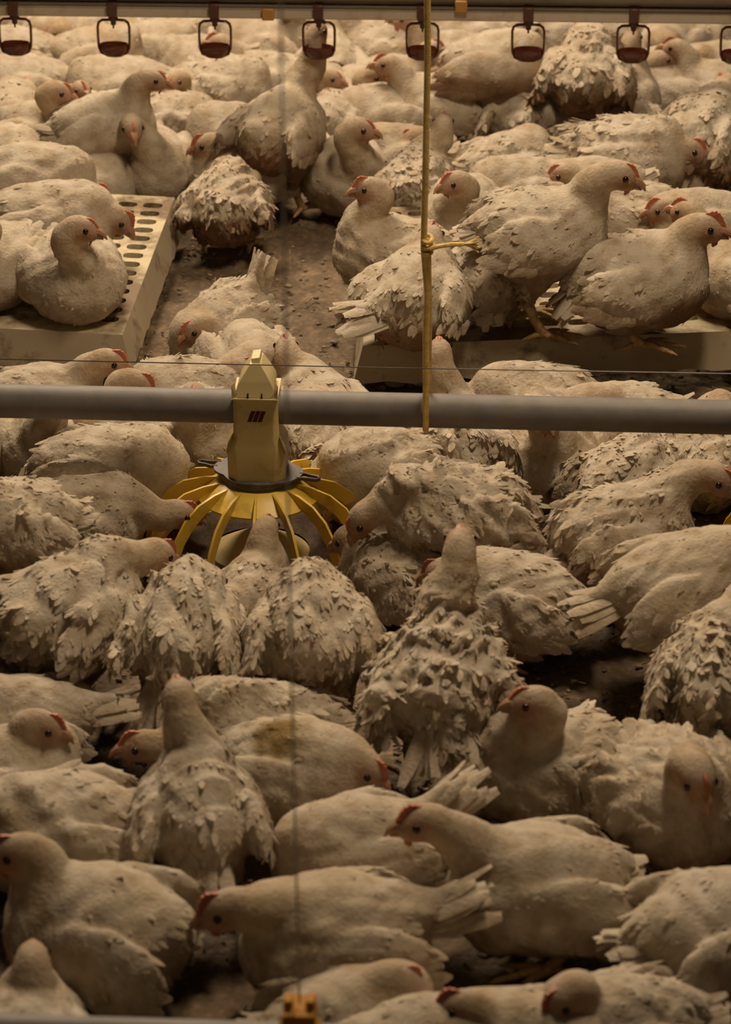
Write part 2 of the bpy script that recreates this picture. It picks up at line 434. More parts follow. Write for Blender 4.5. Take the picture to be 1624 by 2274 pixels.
    # wing edge feathers
    for wc, rw, Rw, sg in wings:
        n = 11; P0 = []; D0 = []; L0 = []; N0 = []
        for k in range(n):
            t = k/(n-1)
            a = math.radians(200 + 65*t)
            p = wc + Rw @ np.array([rw[0]*math.cos(a)*0.80, sg*rw[1]*(0.62 + 0.2*t), rw[2]*math.sin(a)*0.78])
            P0.append(p); D0.append(Rw @ np.array([-1, sg*0.03, -0.10 - 0.10*t + rng.normal()*0.08*(1+2*ruff)])); L0.append(0.042 - 0.012*t + rng.normal()*0.004); N0.append(Rw @ np.array([-0.1, sg*1.0, -0.05]))
        P0, D0, N0, L0 = np.array(P0), norm(np.array(D0)), norm(np.array(N0)), np.array(L0)
        D0 = norm(D0 - N0*(D0*N0).sum(1, keepdims=True))
        cc, *_ = region(P0, N0)
        v, q, c_ = cards(P0, N0, D0, L0, np.full(n, 0.017), rng.uniform(0.02, 0.08 + 0.12*ruff, n), rng.uniform(0.1, 0.5, n), cc*rng.uniform(0.9, 1.08, (n, 1)), 5, [0.6, 1, 1, 0.85, 0.25], 3, 0.2)
        VV.append(v); QQ.append(q + nv); CCc.append(c_); nv += len(v)
    # tail fan
    n = 17; P0 = []; D0 = []; N0 = []; side = np.array([0, 1.0, 0]); side = side - tdir*(side @ tdir); side /= np.linalg.norm(side); tup = np.cross(tdir, side)*-1
    if tup[2] < 0: tup = -tup
    for k in range(n):
        u = (k/(n-1))*2 - 1
        P0.append(t0 + tdir*(tail_len*0.15) + side*u*0.024 + tup*(0.008 - 0.022*u*u)); D0.append(tdir + side*u*(0.22+0.2*ruff) + tup*rng.normal()*0.10*(0.5+ruff)); N0.append(tup + side*u*0.5)
    P0, D0, N0 = np.array(P0), norm(np.array(D0)), norm(np.array(N0)); N0 = norm(N0 - D0*(N0*D0).sum(1, keepdims=True))
    cc, *_ = region(P0, N0)
    v, q, c_ = cards(P0, N0, D0, tail_len*rng.uniform(0.62, 0.98, n), np.full(n, 0.024), rng.uniform(-0.05, 0.1, n), rng.uniform(0.0, 0.5, n), cc*rng.uniform(0.9, 1.08, (n, 1)), 5, [0.7, 1, 1, 0.9, 0.5], 3, 0.2)
    VV.append(v); QQ.append(q + nv); CCc.append(c_); nv += len(v)
    V = np.concatenate(VV); Q = np.concatenate(QQ); C_ = np.concatenate(CCc)
    nplum = len(Q); mi = np.zeros(nplum, int)
    # shanks and toes (leg skin slot), rooted in the thighs
    if shanks:
        mb = MB()
        for hk, ft in shanks:
            sg = 1 if ft[1] > 0 else -1
            mb.tube([hk + (hk-ft)*0.15, hk, (hk+ft)/2, ft + np.array([0, 0, 0.012])], [0.010, 0.0105, 0.0075, 0.0085], 8)
            f0 = ft + np.array([0, 0, 0.007])
            for ang, ln in ((0, 0.062), (32*sg, 0.052), (-34*sg, 0.050), (180, 0.028)):
                a = math.radians(ang); d = np.array([math.cos(a), math.sin(a), 0])
                mb.tube([f0 + np.array([0, 0, 0.004]), f0 + d*ln*0.35 + np.array([0, 0, 0.006]), f0 + d*ln*0.7 + np.array([0, 0, 0.002]), f0 + d*ln - np.array([0, 0, 0.001]), f0 + d*(ln+0.010) - np.array([0, 0, 0.003])],
                        [0.007, 0.0062, 0.0052, 0.004, 0.001], 6)
        q4 = np.array([f for f in mb.f if len(f) == 4]); vv = np.array(mb.v)
        Q = np.concatenate([Q, q4 + len(V)]); mi = np.concatenate([mi, np.ones(len(q4), int)])
        V = np.concatenate([V, vv]); C_ = np.concatenate([C_, np.tile(TAN, (len(vv), 1))])
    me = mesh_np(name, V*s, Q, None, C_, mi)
    o = new_obj(name, me, (M_PLUME, M_LEG))
    o.location = loc; o.rotation_euler = (0, 0, heading)
    # head parts
    def hp(x, y, z): return (head + RH @ np.array([x, y, z]))*s
    for sg in (1, -1):
        e = MB(); n = 10; R0 = 0.0056*s; c = np.array(hp(0.0135, sg*0.0182, 0.004))
        v = [c + R0*np.array([math.sin(math.pi*i/6)*math.cos(2*math.pi*k/n), math.sin(math.pi*i/6)*math.sin(2*math.pi*k/n), math.cos(math.pi*i/6)]) for i in range(7) for k in range(n)]
        f = [(i*n+k, (i+1)*n+k, (i+1)*n+(k+1) % n, i*n+(k+1) % n) for i in range(6) for k in range(n)]
        e.add(v, f); e.build('eye', M_EYE, o)
    b = MB()
    b.tube([hp(0.028, 0, 0.001), hp(0.037, 0, 0.002), hp(0.046, 0, -0.002), hp(0.053, 0, -0.009)], [0.0098*s, 0.0078*s, 0.0048*s, 0.001*s], 8)
    b.tube([hp(0.026, 0, -0.007), hp(0.037, 0, -0.0075), hp(0.046, 0, -0.0095)], [0.0075*s, 0.0055*s, 0.0015*s], 8)
    b.build('beak', M_BEAK, o)
    if comb > 0:
        cm = MB(); n = 13; top = []; bot = []
        for k in range(n):
            t = k/(n-1); x = 0.038 - 0.036*t; z0 = 0.004 + 0.0185*math.sin(min(1, t*1.5)*math.pi/2) - 0.002
            hgt = comb*(0.0025 + 0.0055*math.sin(math.pi*min(1, t*0.9 + 0.1))*(1 + 0.13*((k % 2)*2 - 1)))
            top.append((x - 0.002*k/n, z0 + hgt)); bot.append((x, z0 - 0.004))
        v = []
        for (x, z), (x2, z2) in zip(top, bot): v += [hp(x, -0.0022, z), hp(x, 0.0022, z), hp(x2, 0.0034, z2), hp(x2, -0.0034, z2)]
        f = [(4*i+j, 4*i+(j+1) % 4, 4*i+4+(j+1) % 4, 4*i+4+j) for i in range(n-1) for j in range(4)] + [(3, 2, 1, 0), tuple(4*(n-1)+j for j in range(4))]
        cm.add(v, f); cm.build('comb', M_COMB, o)
        wt = MB()
        for sg in (1, -1):
            wt.tube([hp(0.026, sg*0.006, -0.012), hp(0.025, sg*0.007, -0.020), hp(0.023, sg*0.006, -0.026)], [0.004*s, 0.0052*s*min(1, comb), 0.002*s], 8, flat=0.5)
        wt.build('wattle', M_COMB, o)
    return o
# ---------------------------------------------------------------- the litter floor
def fbm(x, y, rng, octs):
    z = np.zeros_like(x)
    for f, a in octs:
        for _ in range(3):
            k = rng.normal(size=2); k = k/np.linalg.norm(k)*f; k2 = rng.normal(size=2); k2 = k2/np.linalg.norm(k2)*f*1.4
            z += a*np.sin(x*k[0]+y*k[1]+rng.uniform(0, 6.28) + 1.5*np.sin(x*k2[0]+y*k2[1]+rng.uniform(0, 6.28)))/1.7
    return z
def build_floor():
    rng = np.random.default_rng(5)
    xs = np.concatenate([np.linspace(-6, -1.2, 60)[:-1], np.linspace(-1.2, 1.2, 300), np.linspace(1.2, 6, 60)[1:]])
    ys = np.concatenate([np.linspace(1.0, 3.6, 40)[:-1], np.linspace(3.6, 8.2, 520), np.linspace(8.2, 14, 60)[1:]])
    X, Y = np.meshgrid(xs, ys, indexing='ij')
    Z = fbm(X, Y, rng, ((6, 0.004), (17, 0.0028), (45, 0.0022), (110, 0.0018), (230, 0.0009)))
    Z = Z - 0.010
    V = np.stack([X, Y, Z], -1).reshape(-1, 3); nx, ny = X.shape
    i, j = np.meshgrid(np.arange(nx-1), np.arange(ny-1), indexing='ij'); a = (i*ny+j).reshape(-1)
    Q = np.stack([a, a+ny, a+ny+1, a+1], 1)
    me = mesh_np('floor', V, Q)
    m, t, N, L, B = nt_mat('litter')
    B.inputs['Roughness'].default_value = 0.8; B.inputs['Specular IOR Level'].default_value = 0.25
    tc = N.new('ShaderNodeTexCoord')
    n1 = N.new('ShaderNodeTexNoise'); n1.inputs['Scale'].default_value = 9; n1.inputs['Detail'].default_value = 9; n1.inputs['Roughness'].default_value = 0.72
    L.new(tc.outputs['Object'], n1.inputs['Vector'])
    r = N.new('ShaderNodeValToRGB'); e = r.color_ramp.elements
    e[0].position = 0.33; e[0].color = (0.075, 0.052, 0.034, 1); e[1].position = 0.68; e[1].color = (0.28, 0.21, 0.14, 1)
    k = e.new(0.5); k.color = (0.165, 0.122, 0.082, 1)
    L.new(n1.outputs['Fac'], r.inputs['Fac'])
    v1 = N.new('ShaderNodeTexVoronoi'); v1.inputs['Scale'].default_value = 70; v1.inputs['Randomness'].default_value = 1
    L.new(tc.outputs['Object'], v1.inputs['Vector'])
    r2 = N.new('ShaderNodeValToRGB'); r2.color_ramp.elements[0].position = 0.08; r2.color_ramp.elements[0].color = (1.25, 1.15, 1.0, 1); r2.color_ramp.elements[1].position = 0.5; r2.color_ramp.elements[1].color = (0.72, 0.70, 0.68, 1)
    L.new(v1.outputs['Distance'], r2.inputs['Fac'])
    mx = N.new('ShaderNodeMixRGB'); mx.blend_type = 'MULTIPLY'; mx.inputs['Fac'].default_value = 0.8
    L.new(r.outputs['Color'], mx.inputs['Color1']); L.new(r2.outputs['Color'], mx.inputs['Color2']); L.new(mx.outputs['Color'], B.inputs['Base Color'])
    b = N.new('ShaderNodeBump'); b.inputs['Strength'].default_value = 0.9; b.inputs['Distance'].default_value = 0.008
    n3 = N.new('ShaderNodeTexNoise'); n3.inputs['Scale'].default_value = 60; n3.inputs['Detail'].default_value = 8
    L.new(tc.outputs['Object'], n3.inputs['Vector']); L.new(n3.outputs['Fac'], b.inputs['Height']); L.new(b.outputs['Normal'], B.inputs['Normal'])
    return tag(new_obj('floor', me, (m,)), kind='structure')
build_floor()
def build_crumbs():
    rng = np.random.default_rng(9); mb_v = []; mb_q = []; n = 0
    N_ = 4200
    ys = 3.7 + 4.2*rng.uniform(size=N_)**0.9; xs = rng.uniform(-0.125, 0.125, N_)*ys*1.05
    for x, y in zip(xs, ys):
        s = rng.uniform(0.0015, 0.0042)*(1.7 if rng.uniform() < 0.05 else 1)
        if rng.uniform() < 0.12: d = np.array([s*4.0, s*0.35, s*0.3])
        else: d = np.array([s*rng.uniform(0.8, 1.8), s, s*rng.uniform(0.4, 0.8)])
        a = rng.uniform(0, 6.28); ca, sa = math.cos(a), math.sin(a)
        P = np.array([(i, j, k) for i in (-1, 1) for j in (-1, 1) for k in (-1, 1)])*rng.uniform(0.6, 1, (8, 1))*d
        P = np.stack([P[:, 0]*ca-P[:, 1]*sa+x, P[:, 0]*sa+P[:, 1]*ca+y, P[:, 2]-0.004+s*0.3], 1)
        mb_v.append(P); mb_q.append(np.array([(0, 1, 3, 2), (4, 6, 7, 5), (0, 4, 5, 1), (2, 3, 7, 6), (0, 2, 6, 4), (1, 5, 7, 3)])+n); n += 8
    me = mesh_np('litter_crumbs', np.concatenate(mb_v), np.concatenate(mb_q), smooth=False)
    m = mat('crumbs', (0.20, 0.15, 0.10), 0.9, noise=0.7, nscale=40)
    tag(new_obj('litter_crumbs', me, (m,)), 'brown crumbs and wood shavings strewn over the litter floor', 'litter', kind='stuff')
build_crumbs()

# ---------------------------------------------------------------- slatted plastic platforms
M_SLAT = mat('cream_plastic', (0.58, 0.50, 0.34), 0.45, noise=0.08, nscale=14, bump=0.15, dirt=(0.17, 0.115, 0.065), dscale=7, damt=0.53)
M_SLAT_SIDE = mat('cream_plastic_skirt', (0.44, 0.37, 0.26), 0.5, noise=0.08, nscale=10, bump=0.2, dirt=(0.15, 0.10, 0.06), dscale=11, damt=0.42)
def platform(label, o, e1, e2, L1, L2, ztop=0.10, th=0.07, pu=0.053, pv=0.047, margin=0.012, solid_front=0.05):
    """o: front corner seen by the camera; e1 along the front away from it, e2 backward"""
    root = empty('slatted_platform', (o[0], o[1], 0))
    tag(root, label, 'platform', 'slatted resting platforms')
    def P(u, v, z): return (e1[0]*u + e2[0]*v, e1[1]*u + e2[1]*v, z)
    nu = int((L1 - 2*margin)/pu); nv = int((L2 - margin - solid_front)/pv)
    u0 = margin; v0 = solid_front
    mb = MB(); K = 16; t = 0.014
    slot = []
    for k in range(K):
        a = 2*math.pi*(k+0.5)/K; c, s_ = math.cos(a), math.sin(a)
        slot.append((0.0205*math.copysign(abs(c)**0.6, c), 0.0145*math.copysign(abs(s_)**0.75, s_)))
    def rect(k):
        a = 2*math.pi*(k+0.5)/K; c, s_ = math.cos(a), math.sin(a); m_ = max(abs(c), abs(s_))
        return (pu/2*c/m_, pv/2*s_/m_)
    for i in range(nu):
        for j in range(nv):
            cu, cv = u0 + pu*(i+0.5), v0 + pv*(j+0.5)
            v = [P(cu+rect(k)[0], cv+rect(k)[1], ztop) for k in range(K)] + [P(cu+slot[k][0], cv+slot[k][1], ztop) for k in range(K)] + \
                [P(cu+slot[k][0]*0.93, cv+slot[k][1]*0.93, ztop-t) for k in range(K)]
            f = []
            for k in range(K):
                k2 = (k+1) % K; f += [(k, k2, K+k2, K+k), (K+k, K+k2, 2*K+k2, 2*K+k)]
            mb.add(v, f)
            # rectangle corners
            for sx, sy in ((1, 1), (-1, 1), (-1, -1), (1, -1)):
                a1 = [k for k in range(K) if rect(k)[0]*sx > 0 and rect(k)[1]*sy > 0]
                q = [rect(k) for k in a1]; px_ = [p for p in q if abs(abs(p[0])-pu/2) < 1e-6]; py_ = [p for p in q if abs(abs(p[1])-pv/2) < 1e-6]
                if px_ and py_:
                    A = max(px_, key=lambda p: abs(p[1])); B_ = max(py_, key=lambda p: abs(p[0]))
                    mb.add([P(cu+A[0], cv+A[1], ztop), P(cu+sx*pu/2, cv+sy*pv/2, ztop), P(cu+B_[0], cv+B_[1], ztop)], [(0, 1, 2)])
    ue, ve = u0+nu*pu, v0+nv*pv
    for (a, b, c, d) in ((0, 0, L1, v0), (0, ve, L1, L2), (0, v0, u0, ve), (ue, v0, L1, ve)):
        mb.add([P(a, b, ztop), P(c, b, ztop), P(c, d, ztop), P(a, d, ztop)], [(0, 1, 2, 3)])
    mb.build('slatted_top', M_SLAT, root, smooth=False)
    sk = MB(); fl = 0.018; zb = ztop - th
    rng = random.Random(3)
    ring_o = []; 
    def edge(a, b, n): return [(a[0]+(b[0]-a[0])*k/n, a[1]+(b[1]-a[1])*k/n) for k in range(n)]
    per = edge((0, 0), (L1, 0), 24) + edge((L1, 0), (L1, L2), 24) + edge((L1, L2), (0, L2), 24) + edge((0, L2), (0, 0), 24)
    n = len(per); v = []
    for k, (u, w) in enumerate(per):
        ou = (-fl if u < 1e-6 else fl if u > L1-1e-6 else 0); ow = (-fl if w < 1e-6 else fl if w > L2-1e-6 else 0)
        wv = 0.004*math.sin(k*2.1) + rng.uniform(-.002, .002)
        v += [P(u, w, ztop), P(u+ou*0.5, w+ow*0.5, ztop-th*0.5), P(u+ou, w+ow, zb+wv), P(u+ou*0.3-ou*0.5, w+ow*0.3-ow*0.5, zb+wv), P(u-ou*0.4, w-ow*0.4, ztop-0.012)]
    f = [(5*k+j, 5*((k+1) % n)+j, 5*((k+1) % n)+j+1, 5*k+j+1) for k in range(n) for j in range(4)]
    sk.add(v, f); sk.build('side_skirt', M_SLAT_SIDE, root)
    for u in (0.06, L1-0.06):
        for w in (0.06, L2-0.06):
            l = MB(); c = P(u, w, 0); l.lathe([(0.02, -0.005), (0.022, 0.03), (0.018, ztop-0.002)], 14, c); l.build('foot', M_SLAT_SIDE, root)
    return root
ZP = 0.10
c0 = at(272, 744, ZP); cb = at(388, 438, ZP); cl = at(0, 729, ZP)
e2 = (cb-c0)[:2]; L2 = np.linalg.norm(e2); e2 = e2/L2; e1 = (cl-c0)[:2]; e1 /= np.linalg.norm(e1)
platform('cream slatted plastic platform at the left with open slots along its right edge', c0, e1, e2, 0.95, L2)
c0 = at(806, 768, ZP); cl = at(1624, 735, ZP); e1 = (cl-c0)[:2]; e1 /= np.linalg.norm(e1)
cb = at(1600, 434, ZP); e2 = np.array([0.03, 1.0]); e2 /= np.linalg.norm(e2)
L2b = float(np.dot((cb-c0)[:2]-e1*0.72, e2))
platform('soiled cream slatted platform on the right under the tall standing chicken', c0, e1, e2, 1.15, L2b)

# ---------------------------------------------------------------- feed line
M_STEEL = mat('galvanised_steel', (0.17, 0.16, 0.155), 0.62, 0.15, noise=0.15, nscale=30, bump=0.12, dirt=(0.20, 0.17, 0.14), dscale=25, damt=0.42)
M_YELLOW = mat('yellow_plastic', (0.68, 0.46, 0.06), 0.42, noise=0.12, nscale=12, bump=0.08, dirt=(0.42, 0.27, 0.05), dscale=14, damt=0.4)
M_PALE = mat('pale_yellow_plastic', (0.60, 0.48, 0.21), 0.45, noise=0.10, nscale=14, bump=0.08, dirt=(0.46, 0.33, 0.10), dscale=18, damt=0.42)
M_GREY = mat('grey_plastic', (0.085, 0.075, 0.068), 0.4, noise=0.15, nscale=30, dirt=(0.2, 0.17, 0.13), dscale=20, damt=0.38)
M_LOGO = mat('dark_red_print', (0.09, 0.012, 0.008), 0.6, spec=0.2)
M_SLOT = mat('slot_shadow_gap', (0.03, 0.02, 0.012), 0.8)
ZPIPE = 0.28
pL = Vector(at(-250, 884.3, ZPIPE)); pR = Vector(at(1900, 933.3, ZPIPE))
pm = MB(); pm.tube([pL, pR], 0.0285, 32)
tag(pm.build('feed_pipe', M_STEEL), 'grey galvanised feed pipe running across behind the yellow feeder', 'pipe')
wL = at(-250, 792, 0.375); wR = at(1900, 835, 0.375)
wm = MB(); wm.tube([wL, (Vector(wL)+Vector(wR))/2 - Vector((0, 0, 0.002)), wR], 0.0011, 6)
tag(wm.build('perch_wire', mat('thin_dark_wire', (0.05, 0.045, 0.04), 0.4, 0.6)), 'thin dark wire stretched above the grey feed pipe', 'wire')

def feeder(c, rz, label):
    root = empty('pan_feeder', (c[0], c[1], 0)); root.rotation_euler = (0, 0, rz)
    tag(root, label, 'feeder', 'yellow pan feeders')
    # grill: collar cone and 15 curved fins
    g = MB()
    g.lathe([(0.060, 0.150), (0.064, 0.150), (0.083, 0.139), (0.104, 0.124), (0.103, 0.121), (0.082, 0.135), (0.060, 0.145)], 60, closed=True)
    nf = 15
    for k in range(nf):
        a = 2*math.pi*k/nf - math.pi/2 + 0.03
        M = Matrix.Rotation(a, 4, 'Z')
        out = [(0.066, 0.149), (0.095, 0.146), (0.128, 0.137), (0.156, 0.118), (0.178, 0.088), (0.192, 0.050), (0.197, 0.008)]
        inn = [(0.183, 0.008), (0.176, 0.046), (0.160, 0.077), (0.139, 0.102), (0.114, 0.119), (0.088, 0.128), (0.066, 0.138)]
        n = len(out); v = []
        for s_ in (-1, 1):
            for (r0, z0), (r1, z1) in zip(out, inn[::-1]):
                v += [M @ Vector((r0, s_*0.0022, z0)), M @ Vector((r1, s_*0.0022, z1))]
        f = []
        for i in range(n-1):
            a0, b0 = 2*i, 2*n+2*i
            f += [(a0, a0+2, a0+3, a0+1), (b0, b0+1, b0+3, b0+2), (a0, b0, b0+2, a0+2), (a0+1, a0+3, b0+3, b0+1)]
        g.add(v, f)
    g.lathe([(0.194, 0.016), (0.197, 0.010), (0.194, 0.003), (0.186, 0.003), (0.186, 0.014)], 72, closed=True)
    g.build('grill', M_YELLOW, root)
    p = MB()
    p.lathe([(0.0, 0.004), (0.10, 0.002), (0.16, 0.010), (0.176, 0.034), (0.179, 0.034), (0.165, 0.004), (0.10, -0.004), (0.0, -0.004)], 64)
    p.lathe([(0.10, 0.004), (0.055, 0.030), (0.02, 0.05), (0.0, 0.052)], 48)
    p.build('feed_pan', M_PALE, root)
    fd = MB(); fd.lathe([(0.085, 0.016), (0.12, 0.021), (0.15, 0.019), (0.168, 0.018)], 48)
    tag(fd.build('feed', mat('feed_mash', (0.075, 0.045, 0.024), 0.9, noise=0.5, nscale=200, bump=0.8), root), kind='stuff')
    # drop tube: wide octagon below, narrower box above, gripping the pipe
    def octo(w, d, z, ch): return [(-w+ch, -d, z), (w-ch, -d, z), (w, -d+ch, z), (w, d-ch, z), (w-ch, d, z), (-w+ch, d, z), (-w, d-ch, z), (-w, -d+ch, z)]
    t = MB(); rings = [octo(0.0475, 0.0475, 0.140, 0.016), octo(0.0485, 0.0485, 0.205, 0.016), octo(0.0485, 0.045, 0.222, 0.014), octo(0.038, 0.042, 0.238, 0.008), octo(0.0365, 0.0415, 0.305, 0.006), octo(0.036, 0.041, 0.3105, 0.006)]
    v = [p_ for r in rings for p_ in r]; f = [(8*i+j, 8*i+(j+1) % 8, 8*i+8+(j+1) % 8, 8*i+8+j) for i in range(len(rings)-1) for j in range(8)]
    t.add(v, f + [tuple(range(40, 48))]); 
    for sx in (-1, 1):
        t.add([(sx*0.0485, -0.030, 0.205), (sx*0.0505, -0.044, 0.215), (sx*0.0445, -0.046, 0.236), (sx*0.0395, -0.042, 0.246), (sx*0.038, -0.028, 0.246), (sx*0.040, -0.028, 0.21)], [(0, 1, 2, 3, 4, 5), (5, 4, 3, 2, 1, 0)])
    t.build('drop_tube', M_PALE, root, bevel=0.0015)
    # cap: flared saddle, rounded gable front, stub on top
    k = MB()
    k.add([(-0.0375, -0.045, 0.3105), (0.0375, -0.045, 0.3105), (0.0375, 0.043, 0.3105), (-0.0375, 0.043, 0.3105), (-0.0375, -0.047, 0.314), (0.0375, -0.047, 0.314), (0.0375, 0.043, 0.314), (-0.0375, 0.043, 0.314)],
          [(3, 2, 1, 0), (4, 5, 6, 7), (0, 1, 5, 4), (1, 2, 6, 5), (2, 3, 7, 6), (3, 0, 4, 7)])
    gab = [(-0.027, 0.3145), (-0.0315, 0.3225), (-0.030, 0.331), (-0.022, 0.347), (-0.013, 0.361), (-0.0095, 0.367), (0.0095, 0.367), (0.013, 0.361), (0.022, 0.347), (0.030, 0.331), (0.0315, 0.3225), (0.027, 0.3145)]
    v = [(x, -0.044 + (z-0.3145)*0.30, z) for x, z in gab] + [(x*0.96, 0.040 - (z-0.3145)*0.30, z) for x, z in gab]; n = len(gab)
    k.add(v, [tuple(range(n)), tuple(range(n, 2*n))[::-1]] + [(i, n+i, n+(i+1) % n, (i+1) % n) for i in range(n)])
    for sx in (-1, 1):
        k.add([(sx*0.0375, -0.046, 0.313), (sx*0.0385, -0.044, 0.336), (sx*0.0335, -0.030, 0.337), (sx*0.0335, -0.02, 0.313), (sx*0.030, -0.043, 0.315)], [(0, 1, 2, 3), (3, 2, 1, 0), (0, 4, 1), (1, 4, 0), (4, 2, 1), (1, 2, 4)])
    k.add([(-0.0065, -0.020, 0.366), (0.0075, -0.020, 0.366), (0.0075, 0.02, 0.366), (-0.0065, 0.02, 0.366), (-0.0075, -0.018, 0.374), (0.0065, -0.018, 0.3765), (0.0065, 0.018, 0.3765), (-0.0075, 0.018, 0.374)],
          [(0, 1, 5, 4), (1, 2, 6, 5), (2, 3, 7, 6), (3, 0, 4, 7), (4, 5, 6, 7)])
    cp = k.build('cap', mat('cap_plastic', (0.68, 0.57, 0.30), 0.42, noise=0.06, nscale=14, bump=0.05) if 'cap_plastic' not in bpy.data.materials else bpy.data.materials['cap_plastic'], root, bevel=0.001)
    for sx in (-0.0115, 0.0115):
        s = MB(); s.box((sx, -0.0438, 0.3175), (0.0022, 0.0025, 0.011)); s.build('slot', M_SLOT, cp)
    lg = MB()
    for i in range(3):
        x0 = -0.0135 + i*0.0084
        lg.add([(x0, -0.0422, 0.2710), (x0+0.0072, -0.0422, 0.2710), (x0+0.0142, -0.0422, 0.2905), (x0+0.0070, -0.0422, 0.2905)] +
               [(x0, -0.0410, 0.2710), (x0+0.0072, -0.0410, 0.2710), (x0+0.0142, -0.0410, 0.2905), (x0+0.0070, -0.0410, 0.2905)],
               [(0, 1, 2, 3), (7, 6, 5, 4), (0, 4, 5, 1), (1, 5, 6, 2), (2, 6, 7, 3), (3, 7, 4, 0)])
    tag(lg.build('emblem', M_LOGO, root, smooth=False), 'dark red emblem of three slanted bars')
    # clamp ring with wavy flange and two looped ears
    r = MB()
    r.lathe([(0.050, 0.163), (0.0615, 0.163), (0.0625, 0.158), (0.061, 0.1545), (0.0625, 0.151), (0.0625, 0.146), (0.060, 0.143), (0.050, 0.143)], 64, closed=True)
    n = 72; v = []
    for z in (0.1615, 0.1655):
        for k_ in range(n):
            a = 2*math.pi*k_/n; ca = abs(math.cos(a))
            ro = 0.0625 + 0.013*max(0, (ca-0.78)/0.22)**0.8 + 0.0015*math.sin(6*a)
            v.append((ro*math.cos(a), ro*math.sin(a), z))
        for k_ in range(n):
            a = 2*math.pi*k_/n; v.append((0.0505*math.cos(a), 0.0505*math.sin(a), z))
    f = []
    for k_ in range(n):
        k2 = (k_+1) % n
        f += [(k_, k2, n+k2, n+k_), (2*n+k_, 3*n+k_, 3*n+k2, 2*n+k2), (k_, 2*n+k_, 2*n+k2, k2), (n+k_, n+k2, 3*n+k2, 3*n+k_)]
    r.add(v, f)
    for sx in (-1, 1):
        loop = [(0.070, 0.010), (0.080, 0.013), (0.092, 0.010), (0.103, 0.010), (0.108, 0.004), (0.104, -0.002), (0.093, -0.002), (0.082, -0.004), (0.070, -0.008)]
        r.tube([(sx*x, sx*y, 0.1645) for x, y in loop], 0.0022, 8, up=(0, 0, 1))
        r.tube([(sx*x, sx*y, 0.1615) for x, y in loop], 0.0020, 8, up=(0, 0, 1))
    r.build('clamp_ring', M_GREY, root).rotation_euler = (0, 0, -0.3)
    return root
fc = at(577, 1197, 0.03)
pd = (pR-pL).normalized(); frot = math.atan2(pd.y, pd.x)
tt = (fc[0]-pL.x)/pd.x; fc = np.array([fc[0], (pL+pd*tt).y, 0])
feeder(fc, frot, 'yellow pan feeder with domed grill hanging under the grey pipe')
f2 = pL + pd*((at(1845, 1230, 0.03)[0]-pL.x)/pd.x)
feeder((f2.x, f2.y, 0), frot, 'second yellow pan feeder cut off by the right edge of the picture')

# yellow rope looped round the feed pipe, with a knot and a loose tail
M_ROPE = mat('yellow_rope', (0.80, 0.58, 0.20), 0.75, noise=0.18, nscale=90, bump=0.6, bscale=400)
rp = MB(); rb = pL + pd*((at(945, 908, ZPIPE)[0]-pL.x)/pd.x); nrm = Vector((-pd.y, pd.x, 0)).normalized()
path = [(rb.x - 0.004 + 0.002*math.sin(z*9), rb.y - 0.0335 + 0.0, z) for z in (2.9, 2.2, 1.6, 1.2, 0.9, 0.7, 0.58)]
path += [(rb.x + 0.001, rb.y-0.0335, 0.50), (rb.x-0.001, rb.y-0.0335, 0.42), (rb.x, rb.y-0.0335, 0.33), (rb.x, rb.y-0.0335, 0.27)]
for k in range(1, 10):
    a = -math.pi + k*math.pi*1.05/9
    path.append((rb.x+0.0015*k/9, rb.y + 0.0325*math.cos(a), ZPIPE + 0.0325*math.sin(a)))
path += [(rb.x+0.005, rb.y+0.006, 0.335), (rb.x+0.004, rb.y-0.026, 0.39), (rb.x+0.003, rb.y-0.030, 0.50), (rb.x+0.001, rb.y-0.032, 0.585)]
rp.tube(path, 0.0052, 10, up=(1, 0, 0))
# knot: two turns, then the tail sticking out sideways with frayed strands
kz = 0.586
for dz in (-0.010, 0.0, 0.010):
    rp.tube([(rb.x + 0.0075*math.cos(a), rb.y-0.0335 + 0.0075*math.sin(a), kz + dz + 0.004*math.sin(a)) for a in [2*math.pi*i/12 for i in range(12)]], 0.0035, 8, closed=True)
rope = tag(rp.build('rope', M_ROPE), 'taut yellow rope hanging down and looped around the grey feed pipe', 'rope')
tl = MB(); y0 = rb.y - 0.041
tl.tube([(rb.x+0.004, y0, kz-0.004), (rb.x+0.02, y0-0.001, kz+0.001), (rb.x+0.04, y0-0.001, kz+0.004), (rb.x+0.058, y0, kz+0.004)], [0.004, 0.004, 0.0038, 0.004], 8)
for i in range(9):
    a = (i-4)*0.11; tl.tube([(rb.x+0.054, y0, kz+0.004), (rb.x+0.068, y0+0.002*(i % 3-1), kz+0.004+0.5*a*0.014), (rb.x+0.082-0.002*(i % 2), y0+0.003*(i % 3-1), kz+0.003+a*0.028)], 0.0016, 6)
tag(tl.build('frayed_end', M_ROPE, rope), 'frayed loose end sticking out from the knot')

